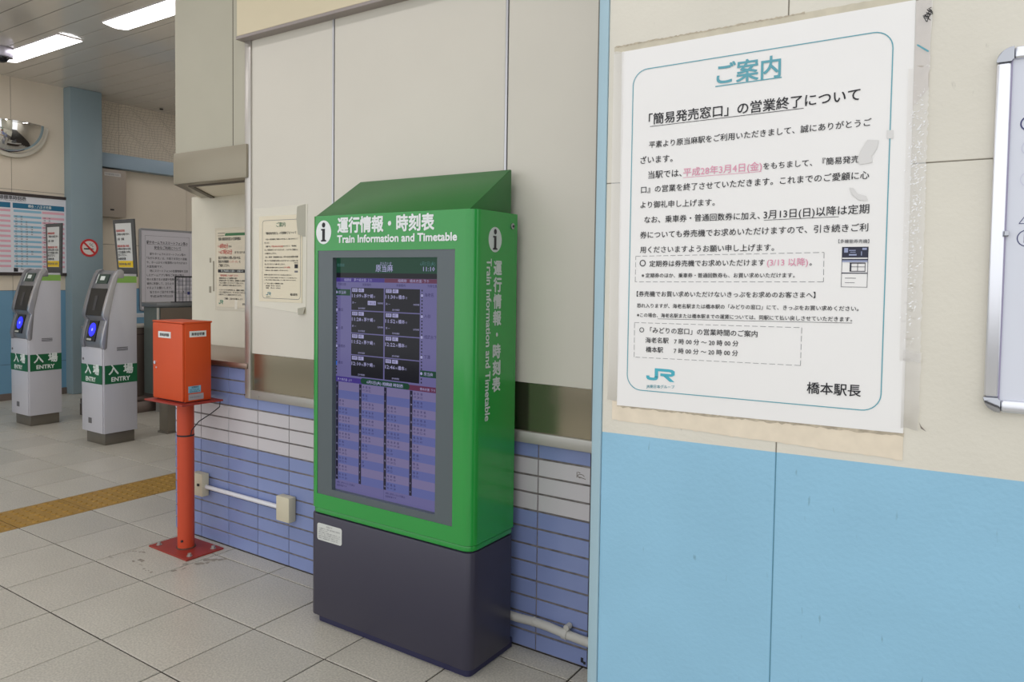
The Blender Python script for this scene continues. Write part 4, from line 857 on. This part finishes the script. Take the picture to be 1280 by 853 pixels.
# picture of the ticket machine
pc = Text('picture_dark', mat('picture_navy', (34,36,58), .5), Q0, (0, YP, 0)); pc.q(-.265, -.217, 1.4700, 1.4912).q(-.265, -.217, 1.4645, 1.4672)
for z_ in (1.438,): pc.q(-.265, -.217, z_, z_+.002)
pc.ring([(-.265, 1.411), (-.217, 1.411), (-.217, 1.491), (-.265, 1.491)], [(-.2642, 1.4118), (-.2178, 1.4118), (-.2178, 1.4902), (-.2642, 1.4902)])
pc.q(-.2500, -.2470, 1.442, 1.460).q(-.2500, -.222, 1.458, 1.460).q(-.2500, -.222, 1.451, 1.452).q(-.2500, -.222, 1.442, 1.4435).q(-.2360, -.2350, 1.442, 1.460).q(-.2225, -.2215, 1.442, 1.460).q(-.258, -.238, 1.4285, 1.4295).q(-.258, -.240, 1.4195, 1.4203)
Text('picture_pale', mat('picture_blue_grey', (150,158,190), .5), Q0, (0, YP-.0003, 0)).q(-.264, -.218, 1.4610, 1.4645).q(-.261, -.254, 1.480, 1.489).q(-.252, -.238, 1.474, 1.477).q(-.228, -.220, 1.485, 1.489).q(-.230, -.2285, 1.474, 1.482).q(-.252, -.240, 1.4835, 1.4850).q(-.250, -.240, 1.4800, 1.4812)
# torn bits of white tape over the print
wt = mat('torn_paper_tape', (214,212,210), .5)
def rag(name, P, m, par, y_=YP-.0006): return MB().add([(x, y_, z) for x, z in P]+[(x, y_+.0003, z) for x, z in P], [tuple(range(len(P))), tuple(range(2*len(P)-1, len(P)-1, -1))]+[(i, (i+1) % len(P), len(P)+(i+1) % len(P), len(P)+i) for i in range(len(P))]).build(name, m, par, smooth=0)
rag('tape_scrap', [(-.2375, 1.6800), (-.2250, 1.7010), (-.2050, 1.6980), (-.2080, 1.6820), (-.2170, 1.6680), (-.2150, 1.6560), (-.2370, 1.6530), (-.2430, 1.6620)], wt, Q0)
rag('tape_scrap', [(-.2550, 1.6090), (-.2480, 1.6080), (-.2400, 1.5960), (-.2240, 1.5910), (-.2210, 1.5820), (-.2360, 1.5830), (-.2500, 1.5950)], wt, Q0)
rag('tape_scrap', [(-.1915, 1.7160), (-.1800, 1.7150), (-.1800, 1.6990), (-.1905, 1.7000)], wt, Q0)
# clear crinkled film along the right edge
cf = bpy.data.materials.new('clear_film'); cf.use_nodes = True; nt = cf.node_tree; N = nt.nodes; K = nt.links; N.remove(N['Principled BSDF'])
t_ = N.new('ShaderNodeBsdfTransparent'); t_.inputs[0].default_value = (.93, .91, .88, 1); g_ = N.new('ShaderNodeBsdfGlossy'); g_.inputs['Roughness'].default_value = .22; ms = N.new('ShaderNodeMixShader'); ms.inputs[0].default_value = .30
K.new(t_.outputs[0], ms.inputs[1]); K.new(g_.outputs[0], ms.inputs[2]); K.new(ms.outputs[0], N['Material Output'].inputs[0])
def film(x0, x1, z0, z1, nx, nz_, amp, name, xs_=0):
    vs = []
    for j in range(nz_+1):
        z_ = z0+(z1-z0)*j/nz_; big = .35+.65*min(1, max(0, math.sin(math.pi*(z_-z0)/(z1-z0)))*1.3); ph = random.uniform(0, 6)
        for i in range(nx+1):
            e = .3+.7*math.sin(math.pi*min(1, (i+.5)/(nx*.9)))
            d_ = amp*big*e*abs(math.sin(j*1.9+.8*math.sin(i*.9+ph*.25)+ph*.35))
            vs.append((x0+(x1-x0)*i/nx+xs_*(z_-z0)+(random.uniform(-.0015, .0015) if i == nx else 0), YB-.0038-(d_ if 0 < j < nz_ and i else 0), z_+.002*math.sin(i*1.3+j*.5)))
    return MB().add(vs, [(j*(nx+1)+i, j*(nx+1)+i+1, (j+1)*(nx+1)+i+1, (j+1)*(nx+1)+i) for j in range(nz_) for i in range(nx)]).build(name, cf, Q0, smooth=50)
film(-.156, -.121, 1.27, 1.83, 9, 120, .0016, 'crinkled_film', -.004)
cr = MB()  # white slivers painted as bright glints on the creases of the film
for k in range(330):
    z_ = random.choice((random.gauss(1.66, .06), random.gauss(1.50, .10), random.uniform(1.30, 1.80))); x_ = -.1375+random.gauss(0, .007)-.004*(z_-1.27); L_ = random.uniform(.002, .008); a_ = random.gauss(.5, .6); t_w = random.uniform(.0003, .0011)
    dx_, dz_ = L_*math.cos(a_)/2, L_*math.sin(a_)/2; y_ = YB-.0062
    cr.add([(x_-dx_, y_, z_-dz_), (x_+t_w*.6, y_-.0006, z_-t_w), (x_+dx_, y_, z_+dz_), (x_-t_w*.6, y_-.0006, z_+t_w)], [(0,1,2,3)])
tag(cr.build('crease_glints', mat('glint_white', (250,250,252), .3), Q0, smooth=0), kind='stuff')
film(-.150, -.1195, 1.14, 1.29, 4, 14, .0006, 'flat_film'); film(-.150, -.122, 1.83, 1.955, 4, 10, .0004, 'flat_film'); film(-.777, -.752, 1.13, 1.955, 4, 26, .0005, 'flat_film')
rag('torn_corner', [(-.1190, 1.1560), (-.1150, 1.1480), (-.1065, 1.1390), (-.1155, 1.1440)], mat('torn_brown', (118,108,100), .6), Q0, YB-.006)
rl = mat('old_tape_residue', (222,209,188), .6, var=.05, vscale=30); rl2 = mat('dirty_residue_edge', (180,168,148), .7, var=.25, vscale=60)
def ragged(x0, x1, zl0, zl1, hgt0, hgt1, n_, j):
    top = [(x0+(x1-x0)*k/n_, zl0+(zl1-zl0)*k/n_+random.uniform(-j, j)) for k in range(n_+1)]
    bot = [(x0+(x1-x0)*k/n_, zl0-hgt0+(zl1-hgt1-zl0+hgt0)*k/n_+random.uniform(-j, j)) for k in range(n_, -1, -1)]
    return top+bot
def strip(name, m, args, y_):
    P = ragged(*args); n_ = len(P)//2; top, bot = P[:n_], P[n_:][::-1]; mb = MB()
    for k in range(n_-1): mb.add([(top[k][0], y_, top[k][1]), (top[k+1][0], y_, top[k+1][1]), (bot[k+1][0], y_, bot[k+1][1]), (bot[k][0], y_, bot[k][1])], [(0,1,2,3)])
    return mb.build(name, m, Q0, smooth=0)
strip('tape_residue', rl, (-.765, -.1450, 1.130, 1.137, .046, .060, 60, .0015), YB-.0008)
strip('tape_residue_edge', rl2, (-.752, -.1440, 1.120, 1.131, .004, .007, 80, .0022), YB-.0012)
strip('tape_residue', mat('pale_residue', (196,188,168), .5, var=.08, vscale=30), (-.777, -.120, 1.968, 1.972, .016, .016, 60, .0012), YB-.0008)
strip('tape_residue_edge', rl2, (-.777, -.35, 1.969, 1.971, .0028, .0025, 90, .0016), YB-.0012)
strip('tape_residue', mat('right_residue', (196,186,176), .5, var=.08, vscale=40), (-.149, -.1235, 1.957, 1.957, .20, .17, 6, .001), YB-.0008)
sb = MB(); cx_, cz_ = -.1285, 1.925
for s_ in range(5):
    sb.tube([(cx_+.007*math.cos(k*1.7+s_)*random.uniform(.2, 1)+.004*(s_-2)/2, YB-.0045, cz_+.009*math.sin(k*1.3+s_)*random.uniform(.3, 1)+.003*(s_-2)) for k in range(9)], .0006, 4)
sb.build('pen_scribble', ink, Q0)
Text('blue_pen_stroke', teal, Q0, (0, YB-.0045, 0)).line(-.1450, 1.8715, -.1255, 1.8560, .0028)

# ---- aluminium framed board at the right edge
B0 = thing('framed_board', (.43, YB, 1.19), 'glossy white board with rounded aluminium frame at the right edge', 'board')
x0, x1, z0, z1 = -.0172, .885, 1.190, 1.8415; w_ = .0225
def rail(name, P, lo, hi, ax): return MB().prism(P, lo, hi, ax).build(name, alu, B0, .0035, 3)
YF = YB-.016
MB().box(x0, x0+w_, YF, YB, z0+.026, z1-.026).build('frame_rail', alu, B0, .005, 3); MB().box(x1-w_, x1, YF, YB, z0+.026, z1-.026).build('frame_rail', alu, B0, .005, 3)
MB().box(x0+.026, x1-.026, YF, YB, z1-w_, z1).build('frame_rail', alu, B0, .005, 3); MB().box(x0+.026, x1-.026, YF, YB, z0, z0+w_).build('frame_rail', alu, B0, .005, 3)
for cx_, cz_, a0 in ((x0+.026, z1-.026, 90), (x1-.026, z1-.026, 0), (x0+.026, z0+.026, 180), (x1-.026, z0+.026, 270)):
    P = [(cx_+.0265*math.cos(math.radians(a0+9*k)), cz_+.0265*math.sin(math.radians(a0+9*k))) for k in range(11)] + [(cx_+.0035*math.cos(math.radians(a0+90-15*k)), cz_+.0035*math.sin(math.radians(a0+90-15*k))) for k in range(7)]
    MB().prism(P, YF-.001, YB, 'y').build('corner_cap', aluD, B0, .003, 2)
bf = box('board_face', mat('glossy_white_board', (206,209,220), .07, coat=.6), B0, x0+.018, x1-.018, YB-.009, YB, z0+.018, z1-.018)
box('inner_gasket', mat('violet_grey_gasket', (150,144,170), .5), B0, x0+w_-.0005, x0+w_+.0018, YB-.0125, YB-.006, z0+.02, z1-.02)
nvy = mat('navy_ink', (60,64,110), .5); bt_ = Text('board_print', nvy, bf, (0, YB-.0095, 0))
bt_.ring(circ(.0345, 1.7050, .0135, 30), circ(.0345, 1.7050, .0110, 30)); bt_.ring(circ(.0380, 1.5030, .0150, 30), circ(.0380, 1.5030, .0134, 30))
bt_.line(.0255, 1.5290, .0480, 1.5290, .0012); bt_.line(.0255, 1.5290, .0375, 1.5480, .0012); bt_.line(.0480, 1.5290, .0375, 1.5480, .0012)
bt_.q(.0335, .0345, 1.495, 1.511).q(.0335, .044, 1.503, 1.504).q(.0335, .044, 1.495, 1.496)
fa = Text('board_print_faint', mat('faint_lilac', (182,184,206), .4), bf, (0, YB-.0095, 0))
for z_ in (1.6070, 1.6620): fa.ring(circ(.0375, z_, .0130, 30), circ(.0375, z_, .0122, 30))
fa.t('1', .0345, 1.602, h=.014)
MB().box(.0045, .0110, YB-.020, YB-.010, 1.506, 1.516).build('spring_clip', aluD, B0, .001)

finish_text()
